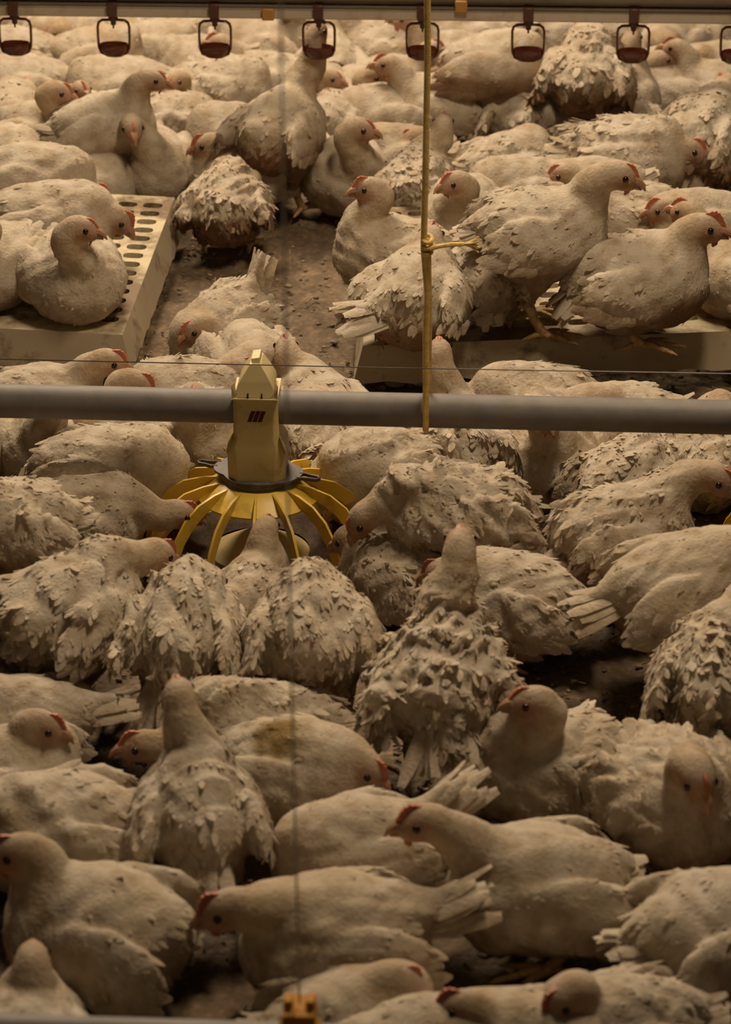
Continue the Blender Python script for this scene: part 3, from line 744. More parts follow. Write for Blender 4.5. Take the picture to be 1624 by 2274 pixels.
# ---------------------------------------------------------------- drinker line
M_RAIL = mat('aluminium_rail', (0.17, 0.14, 0.11), 0.6, 0.1, noise=0.15, nscale=12, dirt=(0.13, 0.10, 0.07), dscale=6, damt=0.5)
M_PVC = mat('grey_water_pipe', (0.47, 0.41, 0.34), 0.4, noise=0.08, nscale=10, dirt=(0.34, 0.27, 0.2), dscale=10, damt=0.45)
M_CUP = mat('dark_red_plastic', (0.10, 0.028, 0.016), 0.2, noise=0.15, nscale=30)
M_STEM = mat('brown_plastic', (0.075, 0.028, 0.016), 0.4)
M_CLIP = mat('orange_clip', (0.42, 0.22, 0.05), 0.5)
ZW = 0.425
dL = Vector(at(-300, 16, ZW)); dR = Vector(at(1950, 42, ZW)); dd = (dR-dL).normalized()
dl = empty('drinker_line', dL); tag(dl, 'grey water pipe with dark rail above it across the far top', 'pipe')
w = MB(); Lw = (dR-dL).length; M = Matrix.Rotation(math.atan2(dd.y, dd.x), 3, 'Z')
w.box(M @ Vector((Lw/2, 0, 0)), (Lw, 0.026, 0.024), M); w.build('water_pipe', M_PVC, dl, bevel=0.003)
w = MB(); w.box(M @ Vector((Lw/2, 0, 0.0165)), (Lw, 0.034, 0.0035), M)
w.tube([M @ Vector((0, 0.0, 0.038)), M @ Vector((Lw, 0.0, 0.038))], 0.0165, 20); w.build('support_rail', M_RAIL, dl)
def on_line(px, z=0.0):
    P0 = at(px, 30, ZW); t = (P0[0]-dL.x)/dd.x; return dL + dd*t + Vector((0, 0, z))
for px, zz in ((596, 0.0), (1024, 0.022)):
    c = MB(); q = on_line(px) - dL; c.box(q + Vector((0, -0.006, zz)), (0.026, 0.034, 0.026), M); c.build('clip', M_CLIP, dl, bevel=0.003)
xs_px = [28, 249, 476, 708, 939, 1174, 1407, 1637]
LBL = ['far-left dark red drinker cup, cut by the left edge', 'dark red drinker cup above the chicken at the upper left, second from left',
       'dark red drinker cup left of the rosy-faced far chicken, third from left', 'drinker cup that the tall stretching chicken touches with its beak',
       'dark red drinker cup right behind the yellow rope', 'glossy dark red drinker cup just above the hunched drinking chicken',
       'drinker cup partly hidden by the raised head of a drinking chicken', 'drinker cup half cut off by the right edge']
cup_pos = []
for px, lb in zip(xs_px, LBL):
    q = on_line(px); root = empty('nipple_drinker', q); root.rotation_euler = (0, 0, frot)
    tag(root, lb, 'drinker', 'nipple drinkers along the water pipe')
    cup_pos.append(q)
    n_ = MB(); n_.box((0, -0.004, 0.006), (0.021, 0.036, 0.030)); n_.lathe([(0.0105, -0.008), (0.0105, -0.022), (0.006, -0.024), (0.006, -0.032), (0.002, -0.033), (0.002, -0.040)], 16)
    n_.build('nipple', M_STEM, root, bevel=0.002)
    l = MB(); hw = 0.0335
    loop = [(-0.010, -0.021), (-0.024, -0.022), (-0.031, -0.027), (-hw, -0.036), (-hw, -0.060), (-hw+0.001, -0.082), (-0.028, -0.093), (-0.013, -0.100), (0, -0.101)]
    loop = loop + [(-x, z) for x, z in loop[::-1][1:]]
    l.tube([(x, 0, z) for x, z in loop], 0.0029, 8, closed=True, flat=1.8, up=(1, 0, 0)); l.build('hanger_loop', M_CUP, root)
    c = MB(); c.lathe([(0.029, -0.073), (0.0305, -0.075), (0.029, -0.088), (0.021, -0.099), (0.0, -0.104)], 32)
    c.lathe([(0.029, -0.073), (0.027, -0.083), (0.018, -0.093), (0.0, -0.096)], 32)
    c.v = [(x, y*0.55, z) for x, y, z in c.v]; c.build('cup', M_CUP, root)

# ---------------------------------------------------------------- nearest line, low in front of the camera
M_CORD = mat('pale_cord', (0.86, 0.78, 0.64), 0.8)
nL = Vector(at(-200, 2287, 0.33)); nR = Vector(at(1900, 2352, 0.33)); nd = (nR-nL).normalized()
n_ = MB(); n_.tube([nL, nR], 0.022, 24); tag(n_.build('water_pipe', M_STEEL), 'blurred dark grey pipe along the very bottom edge', 'pipe')
P0 = at(668, 2262, 0.33); b0 = nL + nd*((P0[0]-nL.x)/nd.x)
cr = MB(); cr.tube([(b0.x, b0.y-0.004, 0.385), (b0.x-0.006, b0.y-0.004, 0.9), (b0.x-0.012, b0.y-0.004, 2.9)], 0.0013, 8)
tag(cr.build('cord', M_CORD), 'thin pale out-of-focus cord hanging left of the yellow rope', 'cord')
cl_ = empty('cord_clamp', (b0.x, b0.y, 0.33)); cl_.rotation_euler = (0, 0, math.atan2(nd.y, nd.x))
tag(cl_, 'blurred amber plastic clamp on the pipe at the bottom edge', 'clamp')
M_AMB = mat('amber_plastic', (0.50, 0.24, 0.04), 0.7, noise=0.15, spec=0.2)
c = MB(); c.lathe([(0.024, -0.020), (0.025, 0.0), (0.024, 0.026), (0.0185, 0.030)], 20); c.box((0, 0, 0.022), (0.037, 0.046, 0.056)); c.build('saddle', M_AMB, cl_, bevel=0.002)
for sx in (-1, 1):
    c = MB(); c.box((sx*0.0125, 0, 0.054), (0.010, 0.020, 0.014)); c.build('prong', M_AMB, cl_, bevel=0.002)
# ---------------------------------------------------------------- the flock
GROUP = {'n': 'white broiler chickens in the foreground', 'm': 'white broiler chickens around the yellow feeder', 'p': 'white broiler chickens between and on the slatted platforms', 'f': 'white broiler chickens crowded at the far end'}
hen_no = 0; footprints = []
def hen(g, cx, cy, hd, label, pose='sit', head=None, hy=None, hp=0.0, base=0.0, s=1.0, hz=None, vox=None, **kw):
    """cx, cy: where the picture shows the middle of the body; hd: heading seen from above, 0 right, 90 away, 180 left, 270 nearer"""
    global hen_no
    hen_no += 1
    zc = base + ZB[pose]*s
    C = at(cx, cy, zc); th = math.radians(hd); Rz = np.array([[math.cos(th), math.sin(th), 0], [-math.sin(th), math.cos(th), 0], [0, 0, 1]])
    hl = None
    if head is not None:
        f = np.array([math.cos(th), math.sin(th), 0])
        up = 0.13 if hz is None else hz
        P0 = C + (f*0.11 + np.array([0, 0, up*0.85]))*s
        d = ray(*head); d = d/np.linalg.norm(d)
        Hh = CC + d*np.dot(P0 - CC, d)
        zmin = 0.028 + base
        if Hh[2] < zmin: Hh = at(head[0], head[1], zmin)
        hl = Rz @ (Hh - C)/s
        nbp = np.array([0.068, 0, 0.026]); dv = hl - nbp; dist = np.linalg.norm(dv)
        if dist > 0.24: print('HEADFAR', label, round(float(dist), 3))
    if hy is None: hy = hd
    if g == 'f': kw['ruff'] = kw.get('ruff', .3)*.75
    dz = np.linalg.norm(C - CC)
    vox = vox or (0.0045 if dz < 5.3 else 0.0052 if dz < 6.3 else 0.006)
    det = 1.0 if dz < 6.3 else 0.75
    for (q, lb) in footprints:
        if np.linalg.norm(q[:2] - C[:2]) < 0.15 and abs(q[2]-C[2]) < 0.09: print('NEAR', round(float(np.linalg.norm(q[:2]-C[:2])), 2), '|', label, '|', lb)
    footprints.append((C, label))
    o = build_hen('chicken', C, th, s=s, pose=pose, head=hl, hyaw=math.radians(hy - hd), hpitch=math.radians(hp), seed=hen_no, vox=vox, detail=det, **kw)
    tag(o, label, 'chicken', GROUP[g])
    return o

# --- nearest the camera
hen('n', 1195, 1970, 192, 'plump white chicken with red comb facing left, lower right of centre', pose='crouch', head=(945, 1826), hy=188, hp=-8, fat=1.12, ruff=0.1, tail=8, tail_len=.06, cream=.45, dirt=.45, comb=1.15, s=1.08, bare=0)
hen('n', 748, 2085, 190, 'chicken facing left with orange comb and lowered head at bottom centre', pose='crouch', head=(508, 2018), hy=186, hp=-22, fat=1.05, ruff=0.15, tail=32, tail_len=.11, cream=.6, comb=1.3, dirt=.45, s=1.12)
hen('n', 222, 2070, 165, 'chicken with yellowish neck and big folded wing at the lower left', pose='crouch', head=(45, 1893), hy=182, hp=-12, fat=1.1, ruff=0.12, tail=-55, tail_len=.055, cream=.5, s=1.12, dirt=.6)
hen('n', 68, 2330, 95, 'speckled white neck and head seen from behind in the bottom left corner', head=(72, 2135), hy=95, hz=.2, ruff=.3, comb=0)
hen('n', 785, 2280, 20, 'chicken bowing right with orange comb, right of the amber clamp at the bottom', head=(878, 2178), hy=12, hp=-28, comb=1.3, ruff=.1, cream=.6)
hen('n', 1160, 2330, 172, 'middle one of three heads at the bottom edge, facing left', head=(1030, 2238), hy=176, hp=-5, comb=1.3, ruff=.1, cream=.6)
hen('n', 935, 2345, 10, 'pale back rising from the bottom edge between two low heads', ruff=.1, head=(1010, 2380), hp=-30)
hen('n', 1370, 2295, 187, 'chicken at the bottom edge with drooping head and tail pointing right', head=(1255, 2214), hy=215, hp=-35, comb=1.3, ruff=.35, tail=12, cream=.3)
hen('n', 1590, 2075, 22, 'large chicken cut off by the right edge at the lower right corner', pose='crouch', head=(1730, 1960), ruff=.25, tail=12, tail_len=.07, fat=1.12, s=1.08, dirt=.3)
hen('n', 1500, 1770, 285, 'chicken facing the camera with bowed head near the right edge', pose='crouch', head=(1548, 1722), hy=290, hp=-38, ruff=.5, fat=1.15, s=1.1, cream=.4, dirt=.55, comb=.5)
hen('n', 1225, 1705, 190, 'chicken with raised head and dark beak facing left, above the plump one', pose='sit', head=(1187, 1560), hy=184, hp=-4, ruff=.4, tail=-12, s=1.05, dirt=.55, cream=.35, comb=.8, hz=.17)
hen('n', 985, 1500, 93, 'big ragged chicken standing with its back to the camera, neck stretched up', pose='stand', head=(1022, 1215), hy=88, hp=15, ruff=1.0, tail=-38, tail_len=.12, fat=1.12, s=1.06, comb=0, dirt=.5, droop=.5, hz=.2)
hen('n', 780, 1890, 200, 'white back with a spread upright tail fan behind the plump chicken', pose='crouch', ruff=.12, tail=48, tail_len=.13, tailyaw=0, head=(640, 1990), hy=220, hp=-40, hz=.0, cream=.35, dirt=.35, s=1.0)
hen('n', 668, 1715, 335, 'smooth chicken with a brown stain on its back, head lowered to the right', pose='crouch', head=(812, 1702), hy=330, hp=-35, ruff=.12, comb=1.0, cream=.35, stain=((-.02, -.03, .072), .045, (.30, .21, .08)), s=1.02, dirt=.35, hz=.04)
hen('n', 440, 1800, 97, 'chicken standing with its back to the camera and its neck straight up, left of centre', pose='stand', head=(398, 1545), hy=100, hp=10, ruff=.35, tail=-32, tail_len=.10, fat=1.02, s=.97, comb=.5, cream=.35, dirt=.5, hz=.2)
hen('n', 590, 1625, 178, 'ragged chicken whose face peeks out left behind a raised neck', pose='crouch', head=(318, 1655), hy=190, hp=-8, ruff=.65, tail=8, tail_len=.06, comb=1.1, stretch=1.05, s=1.0, hz=.06)
_h = hen('n', 550, 1530, 185, 'rumpled chicken with one long curled feather above a raised neck', ruff=.8, tail=12, tail_len=.06, head=(440, 1560), hz=.03, hp=-20, s=.98)
_f = MB(); _f.tube([(0.035, -0.01, 0.070), (0.015, -0.012, 0.088), (-0.012, -0.012, 0.100), (-0.040, -0.012, 0.099), (-0.062, -0.012, 0.088)], [0.003, 0.007, 0.008, 0.006, 0.001], 10, flat=0.35, up=(0, 0, 1))
tag(_f.build('feather', mat('loose_feather', (0.62, 0.55, 0.40), 0.7), _h), 'long curled loose feather')
hen('n', 55, 1602, 182, 'white rear with a stiff pointed tail at the left edge', pose='crouch', ruff=.15, tail=24, tail_len=.11, head=(-130, 1610), s=.9, hz=.05)
hen('n', 15, 1730, 20, 'pink-skinned chicken with a bare neck and dirty face at the left edge', head=(92, 1612), hy=352, hp=-20, comb=1.0, ruff=.2, dirt=.8, bare=.8, hz=.16)
hen('n', 130, 1845, 188, 'broad speckled white back with a short raised tail at left', pose='crouch', ruff=.25, tail=30, tail_len=.08, head=(-60, 1880), s=1.08, fat=1.1, hz=.0)
hen('n', 1590, 1500, 80, 'shaggy chicken rear with drooping tail at the right edge', pose='stand', ruff=.9, tail=-55, tail_len=.11, head=(1640, 1330), dirt=.4)
hen('n', -25, 1450, 100, 'small bit of white feathers at the left edge above the pointed tail', ruff=.5)
# --- around the feeder
hen('m', 408, 1400, 84, 'chicken seen from behind with a long limp tail, in front of the yellow grill', pose='stand', ruff=.75, tail=-34, tail_len=.16, head=(470, 1290), hz=.0, hp=-40, s=1.0, comb=0, dirt=.35)
hen('m', 690, 1405, 92, 'chicken with ruffled shoulders and dirty rump, centre, its back to the camera', pose='stand', ruff=.6, tail=-50, tail_len=.05, head=(700, 1290), hz=-.02, hp=-30, comb=0, dirt=.85, bare=.3, s=1.04, fat=1.08)
hen('m', 560, 1330, 72, 'thin grey neck reaching up into the yellow grill', pose='sit', head=(590, 1175), hy=75, hp=0, hz=.17, ruff=.2, comb=.4, dirt=1.0, cream=.6, fat=.8, s=.9)
hen('m', 155, 1355, 48, 'grubby chicken seen from behind left of the long limp tail', pose='stand', ruff=.55, tail=-30, tail_len=.06, head=(345, 1230), hy=35, hz=.02, hp=-30, dirt=.9, s=1.05, fat=1.1)
hen('m', 165, 1165, 8, 'smooth back of a chicken feeding from the left side of the grill', ruff=.3, tail=0, head=(395, 1140), hz=.06, hp=-20, pose='crouch', stretch=1.05, tail_len=.04)
hen('m', 250, 1050, 350, 'long white back slanting down to the feeder at upper left of the grill', ruff=.3, tail=-25, head=(400, 1105), hz=.04, hp=-30, pose='crouch', stretch=1.15, s=1.08)
hen('m', 285, 985, 178, 'chicken just under the pipe with its wing tip pointing right', ruff=.4, tail=-10, tail_len=.10, head=(185, 945), hz=.13)
hen('m', 105, 985, 268, 'round white breast below the pipe at the far left', ruff=.1, head=(120, 890), fat=1.05, cream=.4)
hen('m', -45, 975, 250, 'white chicken clipped by the left edge just below the grey pipe', ruff=.1, head=(-30, 880))
hen('m', 10, 1170, 195, 'white back cut off by the left edge above a dirty brown rump', ruff=.6, dirt=.9, pose='stand', head=(-110, 1050))
hen('m', 440, 960, 275, 'pinkish chicken breast right behind the feeder, left of its tube', ruff=.2, dirt=.7, bare=.3, head=(430, 880))
hen('m', 700, 975, 95, 'white chicken rear right of the feeder tube, under the pipe', ruff=.35, head=(700, 900), comb=0)
hen('m', 835, 1050, 215, 'ruffled chicken leaning left to the feeder, upper right of the grill', pose='crouch', ruff=.5, tail=20, tail_len=.06, head=(765, 1110), hz=.02, hp=-30, s=1.02, fat=1.05)
hen('m', 1020, 985, 96, 'chicken with a thin straight neck rising behind the pipe next to the rope', pose='crouch', ruff=.55, head=(976, 785), hy=90, hz=.26, hp=15, comb=.5, tail=-25, dirt=.3)
hen('m', 1012, 1135, 196, 'large ragged chicken reaching its neck left to the feeder, right of the grill', pose='stand', ruff=.85, tail=-15, tail_len=.08, head=(806, 1150), hz=-.01, hp=-60, comb=.4, s=1.0, fat=1.12, dirt=.5)
hen('m', 1215, 1005, 278, 'round fluffy white chicken with bumpy breast under the pipe right of the rope', ruff=.3, head=(1215, 925), fat=1.2, s=1.1, cream=.35)
hen('m', 1390, 1070, 60, 'ruffled white chicken with two small red marks on its feathers', ruff=.75, comb=0, head=(1440, 1015), hz=.0, hp=-30, fat=1.05, s=.98)
hen('m', 1560, 1020, 95, 'white chicken under the pipe at the right edge', ruff=.5, head=(1600, 895), fat=1.05, hz=.2, comb=0)
hen('m', 1382, 1185, 12, 'chicken with dirty brown flank feeding at the right-hand feeder', pose='stand', ruff=.45, tail=-25, tail_len=.07, head=(1590, 1060), hy=-30, hp=-30, hz=.12, dirt=1.2, bare=.3, s=1.0, cream=.3)
hen('m', 1530, 1305, 10, 'chicken with a long smooth wing standing in the dark at the right edge', pose='stand', ruff=.12, tail=-4, tail_len=.10, head=(1690, 1240), dirt=.6, s=1.12, cream=.5, hz=.1)
hen('m', 1140, 1335, 165, 'chicken resting behind the upright neck, right of centre', ruff=.3, tail=-20, tail_len=.07, head=(985, 1270), hz=.02, hp=-25, dirt=.5, s=1.0, pose='crouch')
hen('m', 888, 1275, 140, 'small ruffled chicken eating at the right front of the grill', ruff=.7, tail=-30, head=(775, 1195), hy=160, hz=.07, hp=-35, dirt=.5, cream=.5, s=.95, comb=0)
# --- between and on the platforms
hen('p', 492, 728, 212, 'fluffy white chicken curled up left of the feeder cap with its tail raised', pose='sit', head=(438, 728), hy=205, hp=-30, ruff=.35, tail=50, tail_len=.09, hz=.08, s=.96, comb=.9, body_pitch=-20)
hen('p', 560, 812, 285, 'chicken behind the yellow cap with its red comb just showing', head=(528, 822), hy=5, hp=-20, ruff=.2, comb=1.6, hz=.10, tail=10, s=1.0)
hen('p', 705, 912, 108, 'chicken seen from behind with upright neck right of the yellow cap', head=(637, 780), hy=100, hz=.17, hp=15, ruff=.15, tail=-20, comb=.7, tail_len=.08)
hen('p', 90, 905, 5, 'chicken looking right just in front of the left platform', head=(240, 803), hy=355, hp=-15, hz=.16, comb=1.1, ruff=.2, tail=0)
hen('p', 195, 965, 15, 'orange-combed head peeping over the pipe left of the yellow cap', head=(300, 850), hz=.16, hy=350, hp=-28, comb=1.2, ruff=.2)
hen('p', 405, 888, 185, 'white feathered back just above the pipe, left of the yellow cap', ruff=.4, head=(330, 890), tail=5, tail_len=.05)
hen('p', 1180, 897, 180, 'chicken in the shade below the front edge of the right platform', ruff=.3, tail=0, dirt=.6, head=(1050, 880), hz=.03)  # browned underparts also carry the platform's shade in the colour
hen('p', 1370, 945, 185, 'chicken with an orange patch peeping above the pipe on the right', head=(1330, 893), hy=190, hp=-40, ruff=.3, comb=1.0, hz=.1)
hen('p', 1600, 975, 90, 'tiny rounded white head just above the pipe at the right edge', head=(1603, 893), hz=.13, ruff=.1, comb=0, s=.9)
hen('p', 162, 610, 292, 'clean white chicken sitting at the front of the left platform looking right', base=.1, head=(178, 507), hy=352, hp=-12, ruff=.12, fat=1.12, s=1.02, cream=.3, dirt=.2, tail=25, comb=.55, hz=.13)
hen('p', 115, 495, 2, 'chicken on the left platform bowing to the slots with an orange comb', base=.1, pose='sit', head=(258, 484), hy=355, hp=-45, ruff=.2, dirt=.4, comb=1.3, hz=.05, s=1.05, stretch=1.1)
hen('p', -25, 590, 240, 'smooth white chicken cut by the left edge on the left platform', base=.1, ruff=.05, head=(-40, 500), s=1.02)
hen('p', 75, 400, 355, 'long flat white chicken stretched along the back of the left platform', base=.1, ruff=.2, head=(205, 428), hz=.0, hp=-20, stretch=1.2)
hen('p', 340, 365, 278, 'chicken facing the camera with its head up behind the left platform', head=(293, 280), hy=282, hp=-20, ruff=.08, hz=.16, comb=.3, s=1.04, cream=.35, tail=20)
hen('p', 190, 420, 30, 'small round head with orange comb just behind the back edge of the left platform', head=(236, 383), hy=352, hp=-25, comb=1.2, ruff=.1, hz=.1, s=.95)
hen('p', 535, 385, 190, 'chicken with rosy face looking left behind the dirty rump', head=(462, 320), hy=186, hp=-18, comb=1.1, ruff=.1, hz=.13, cream=.5)
hen('p', 502, 455, 88, 'soiled chicken rump facing the camera right of the left platform', pose='crouch', ruff=.7, tail=-50, tail_len=.05, dirt=1.3, bare=.5, head=(560, 400), hz=.0, hp=-30, s=.95, fat=1.08, comb=0)
hen('p', 622, 288, 62, 'tall chicken on its toes stretching its neck up to a drinker', pose='stand', ruff=.2, tail=-55, tail_len=.03, head=(700, 84), hy=60, hp=48, hz=.28, s=1.05, dirt=.9, bare=.8, cream=.5, comb=0, body_pitch=12)
hen('p', 775, 390, 295, 'chicken on the litter facing the camera with neck up, looking right', head=(798, 285), hy=345, hp=-12, ruff=.15, hz=.17, s=1.03, cream=.35, comb=.4)
hen('p', 930, 415, 86, 'speckled chicken whose upright neck shows only from behind, by the rope', ruff=.85, head=(984, 282), hy=85, hz=.19, hp=25, tail=-50, tail_len=.08, comb=0, pose='crouch', dirt=.35)
hen('p', 1035, 475, 250, 'chicken with a small red comb turning left beside the rope', head=(1012, 405), hy=205, hp=-10, ruff=.15, comb=.9, hz=.17, base=.1, s=.95)
hen('p', 865, 560, 172, 'chicken with a tall bare neck looking left at the platform corner', base=.1, head=(822, 418), hy=188, hp=-8, ruff=.35, comb=1.2, hz=.22, tail=5, dirt=.35, bare=.4, cream=.5, s=.95)
hen('p', 925, 655, 70, 'chicken with white tail fan at left and pink belly, half off the right platform', base=.08, pose='crouch', head=(955, 530), hy=75, hp=10, ruff=.3, tail=-5, tailyaw=.95, tail_len=.12, bare=1.0, dirt=.7, hz=.19, s=1.08, fat=1.08, comb=.6)
hen('p', 1080, 610, 85, 'chicken rear with limp white tail left of the tall standing chicken', base=.1, pose='crouch', ruff=.35, tail=-70, tail_len=.10, head=(1090, 520), dirt=.5, s=.95, comb=0, hz=.05)
hen('p', 1200, 520, 8, 'tall white chicken standing on the right platform with its neck raised', base=.1, pose='stand', head=(1372, 388), hy=352, hp=-20, ruff=.22, tail=-5, tail_len=.07, hz=.21, s=1.12, comb=.75, cream=.2, dirt=.75, bare=.2, body_pitch=5)
hen('p', 1420, 622, 5, 'chicken with bright red comb sitting on the right platform looking right', base=.1, pose='crouch', head=(1560, 505), hy=352, hp=-10, ruff=.2, tail=-40, tail_len=.10, hz=.14, s=1.15, comb=1.5, dirt=1.0, bare=.6, fat=1.08)
hen('p', 1640, 610, 150, 'yellowish chicken cut by the right edge on the right platform', base=.1, ruff=.1, cream=.9, s=1.0)
hen('p', 1545, 500, 195, 'chicken on the right platform looking left with a thin red comb', base=.1, head=(1472, 465), hy=187, hp=-10, comb=1.2, ruff=.2, hz=.12, cream=.5, s=.95)
hen('p', 1405, 485, 185, 'ruffled white back on the right platform right of the tall neck', base=.1, ruff=.5, head=(1360, 520), hz=.02, s=.95)
hen('p', 1390, 350, 5, 'long ruffled white chicken looking right behind the tall standing one', pose='sit', base=0.1, head=(1528, 332), hy=350, hp=-14, ruff=.65, tail=5, comb=.9, hz=.12, s=1.12, stretch=1.1, fat=1.05, cream=.3)
hen('p', 1310, 430, 190, 'round head facing left behind the back of the tall standing chicken', head=(1252, 388), hy=186, hp=-12, comb=.9, ruff=.1, hz=.14, base=.1, s=.95)
hen('p', 1160, 430, 185, 'smooth low back between the rope and the tall standing chicken', ruff=.15, head=(1100, 450), hz=.0, base=.1, s=1.0)
hen('p', 1125, 375, 35, 'chicken with rumpled wing and small bent head above its back', ruff=.55, head=(1163, 302), hy=200, hp=-20, hz=.15, comb=0, tail=10, s=1.02)
hen('p', 1555, 395, 30, 'small white chicken beneath the beak of the long ruffled one', ruff=.3, s=.85, head=(1590, 390))
# --- the far end
F = lambda *a, **k: hen('f', *a, **k)
F(228, 285, 10, 'chicken with long thin neck raised, white tail pointing left, upper left', pose='stand', head=(336, 176), hy=-8, hp=-12, hz=.22, ruff=.2, tail=8, dirt=.7, s=.98, comb=.4)
F(100, 300, 330, 'brown-faced chicken looking right at the left, neck in front of a pale breast', head=(128, 203), hy=350, hp=-18, hz=.18, ruff=.12, comb=.7, cream=.7, pose='crouch')
F(165, 262, 300, 'pale breast right behind the brown-faced neck at upper left', ruff=.1, head=(180, 200), cream=.3, s=.9)
F(30, 265, 100, 'blurred tan rear at the left edge level with the brown-faced neck', ruff=.3, cream=.7, head=(60, 200))
F(15, 355, 200, 'white back with a folded wing at the left edge behind the left platform', ruff=.3, s=1.0, head=(-60, 330))
F(50, 195, 180, 'smooth white back at the left edge in the far rows', ruff=.08, head=(-50, 190))
F(262, 200, 182, 'round white chicken with dark folded neck behind the long thin neck', ruff=.15, head=(215, 225), hy=300, hz=.05, hp=-30, fat=1.05, s=1.05)
F(215, 130, 10, 'tan chicken with a yellowish shoulder below the second drinker from left', ruff=.1, cream=.9, head=(150, 152), hy=210, hz=.08, hp=-15)
F(30, 130, 175, 'far back at the left edge below the first drinker', ruff=.1, cream=.5)
F(405, 225, 250, 'slim pale chicken facing the camera right of the long thin neck', head=(392, 178), hy=240, hp=-15, hz=.13, ruff=.2, cream=.6, s=.9, comb=.2)
F(492, 200, 5, 'bumpy white back left of the tall stretching chicken', ruff=.6, s=1.05, head=(560, 190), hz=.02)
F(385, 275, 15, 'white feathers below the long thin neck on its right', ruff=.5, s=.9, head=(470, 280), hz=.03)
F(520, 300, 178, 'low white back against the left side of the tall stretching chicken', ruff=.3, s=.95, head=(440, 300), hz=0)
F(355, 108, 350, 'smooth egg-like white back between second and third drinker', ruff=.03, head=(290, 120), hz=.0, s=.9, tail_len=.03)
F(415, 80, 90, 'small rounded white rump left of the third drinker', ruff=.03, s=.85, tail_len=.03)
F(370, 52, 80, 'far rounded rump above the egg-like back', ruff=.03, s=.85, tail_len=.03)
F(445, 150, 190, 'flat white back under the third drinker', ruff=.2, head=(520, 135), hy=10, hz=.05)
F(590, 105, 170, 'far chicken with rosy face looking left beside the third drinker', head=(535, 92), hy=190, hp=-20, hz=.09, ruff=.15, cream=.6, comb=.3)
F(590, 185, 185, 'white back between rosy-faced chicken and the tall stretching one', ruff=.4, s=.95)
F(660, 78, 260, 'greyish far chicken left of the fourth drinker', ruff=.2, dirt=.5)
F(125, 85, 260, 'far chicken with brown face between first and second drinker', head=(130, 70), hy=200, hp=-20, hz=.06, ruff=.15, cream=.7, dirt=.4, comb=.2)
F(60, 60, 190, 'white feathers right of the first drinker at the top', ruff=.3)
F(205, 62, 180, 'white back behind the second drinker loop', ruff=.3, head=(262, 62), hy=0, hz=.05)
F(300, 70, 90, 'tan far rear between the second and third drinker at the top', ruff=.2, cream=.8)
F(485, 60, 10, 'white back showing through the third drinker loop', ruff=.2)
F(560, 45, 175, 'far white back right of the third drinker at the top', ruff=.3)
F(735, 150, 95, 'curved white feathers right of the stretching neck', ruff=.35, tail=30)
F(726, 212, 280, 'pale chicken looking right in the gap beside the tall one', head=(733, 172), hy=340, hp=-15, hz=.11, ruff=.1, cream=.5, s=.92, comb=.2)
F(815, 220, 300, 'chicken with tan face and raised neck looking right, above centre', head=(826, 170), hy=350, hp=-15, hz=.15, ruff=.1, cream=.6, comb=.6, s=.95)
F(730, 285, 75, 'bright white rump immediately right of the tall chicken legs', ruff=.3, s=.95, dirt=.7, tail=10, head=(760, 330), hz=0)
F(850, 262, 190, 'dusky chicken with lowered dark face above centre', head=(800, 275), hy=200, hp=-25, hz=.04, ruff=.15, dirt=.6)
F(880, 345, 190, 'shaded small head peeping left behind the rope', head=(920, 305), hy=200, hp=-15, hz=.08, s=.9, cream=.7, ruff=.1, dirt=.5)
F(965, 235, 185, 'white chicken with dark-shadowed wing beside the rope near the fifth drinker', pose='crouch', ruff=.2, dirt=.6, s=.95)
F(870, 185, 350, 'striped-looking pale wing left of the rope in the far rows', ruff=.3, s=.85)
F(850, 120, 175, 'lumpy white back left of the fifth drinker', ruff=.35, s=1.05)
F(925, 150, 100, 'tan rear just below the fifth drinker', ruff=.2, cream=.8, dirt=.4, s=.85)
F(760, 75, 100, 'white tail tips right of the fourth drinker', ruff=.4, tail=50)
F(850, 60, 90, 'tan far rump left of the fifth drinker at the top', ruff=.15, cream=.8)
F(955, 65, 80, 'white rump showing through the fifth drinker loop', ruff=.2)
F(1050, 80, 185, 'bumpy white backs between fifth and sixth drinker', ruff=.5, s=1.1)
F(1020, 150, 175, 'broad white back right of the rope below the fifth drinker', ruff=.3, s=1.08)
F(1100, 150, 345, 'hunched standing chicken with dark bare belly under the sixth drinker', pose='stand', ruff=.12, dirt=1.5, bare=.5, s=1.08, head=(1198, 165), hy=330, hp=40, hz=.06, tail=-20, cream=.35, comb=0)
F(1120, 60, 190, 'white back behind the sixth drinker', ruff=.3)
F(1180, 262, 85, 'round fluffy white chicken like a cotton ball, upper right of the rope', ruff=.7, fat=1.2, s=1.05, tail=15, tail_len=.02, head=(1215, 250), hz=.0, comb=0)
F(1305, 165, 80, 'standing chicken with ragged back and filthy rump left of the seventh drinker', pose='stand', ruff=.8, dirt=1.2, bare=.5, tail=-60, tail_len=.05, s=1.12, head=(1300, 60), hz=.0, comb=0)
F(1372, 225, 62, 'chicken with its long neck raised straight to the seventh drinker', pose='crouch', ruff=.15, dirt=.5, head=(1402, 95), hy=70, hp=45, hz=.28, s=1.05, cream=.5, comb=0)
F(1402, 294, 90, 'two-tufted fluffy white rear above the long ruffled chicken', ruff=.9, s=1.0, tail=-30, tail_len=.03, head=(1395, 230), hz=0, comb=0)
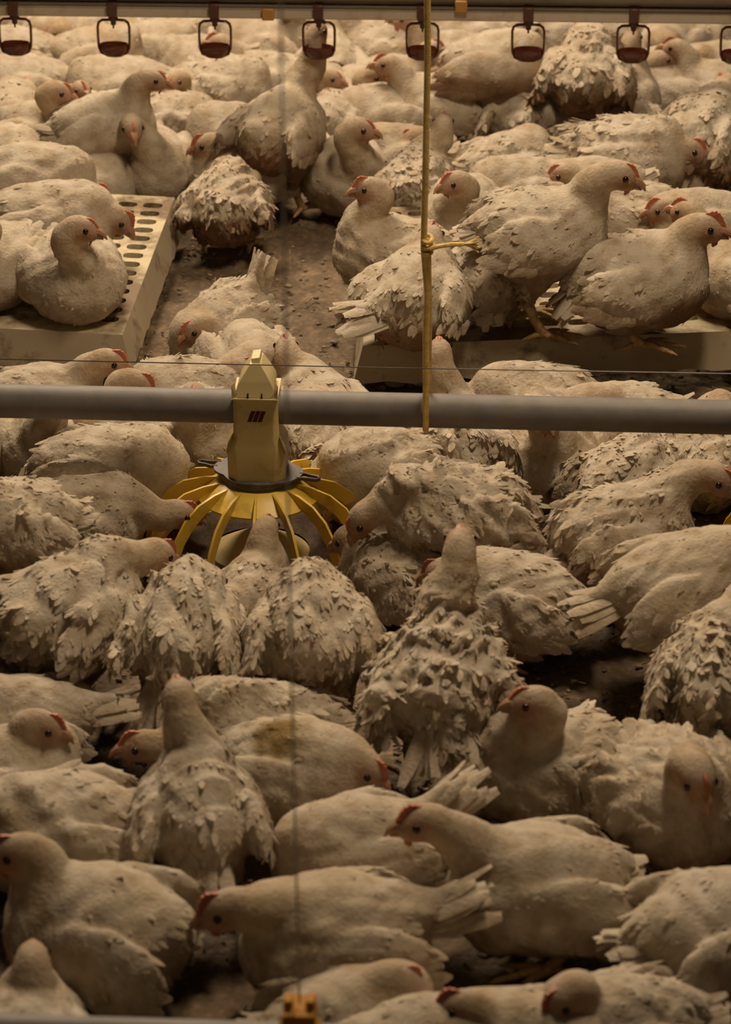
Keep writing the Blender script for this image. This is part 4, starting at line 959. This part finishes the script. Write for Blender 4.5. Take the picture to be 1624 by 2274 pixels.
F(1560, 305, 60, 'tall ragged chicken with dirty legs standing at the upper right edge', pose='stand', ruff=.8, dirt=1.1, bare=.7, s=1.15, tail=-60, tail_len=.10, head=(1620, 190), hz=.05, comb=0)
F(1500, 200, 175, 'white raised tail left of the ragged chicken at upper right', ruff=.15, tail=12, tail_len=.12, s=.9, head=(1540, 190), hz=.05, hy=185)
F(1460, 172, 250, 'pale chicken with small dark eye looking right beside the seventh drinker', head=(1474, 130), hy=350, hp=-12, hz=.11, ruff=.1, cream=.5, s=.9, comb=.4)
F(1490, 105, 240, 'far head looking right above the other, right of the seventh drinker', head=(1489, 88), hy=345, hp=-15, hz=.09, ruff=.1, cream=.5, s=.9, comb=.2)
F(1598, 165, 195, 'pale chicken with greenish face looking left near the upper right corner', head=(1549, 125), hy=190, hp=-20, hz=.10, ruff=.15, cream=.5, comb=.8)
F(1600, 205, 170, 'rounded white back at the right edge in the far rows', ruff=.1, s=.95)
F(1560, 75, 200, 'white back left of the eighth drinker', ruff=.2, dirt=.4)
F(1450, 62, 190, 'far head peeping right of the seventh drinker at the top', head=(1462, 60), hy=190, hz=.08, ruff=.1, s=.9)
F(1250, 75, 180, 'far white back right of the sixth drinker', ruff=.15)
F(1350, 62, 175, 'far white back left of the seventh drinker at the top', ruff=.2)
F(1630, 330, 100, 'dark soiled flank at the right edge behind the long ruffled chicken', ruff=.3, dirt=1.1)
# rows beyond the drinker line
rowlab = ['white blur of a chicken in the farthest row, %s', 'pale chicken in the row behind the drinkers, %s']
places = ['at the left edge', 'left of the second drinker', 'right of the second drinker', 'by the third drinker', 'right of the third drinker', 'by the fourth drinker', 'between fourth and fifth drinker', 'by the rope', 'between fifth and sixth drinker', 'by the sixth drinker', 'right of the sixth drinker', 'by the seventh drinker', 'right of the seventh drinker', 'at the right edge']
rr = random.Random(4)
for row, y in enumerate((-38, 12)):
    for k, pl in enumerate(places):
        F(-40 + k*130 + rr.uniform(-25, 25) + row*60, y + rr.uniform(-8, 8), rr.choice([0, 180, 90, 270, 200, 340, 60]), rowlab[row] % pl, ruff=rr.uniform(.1, .5), cream=rr.uniform(.2, .8))
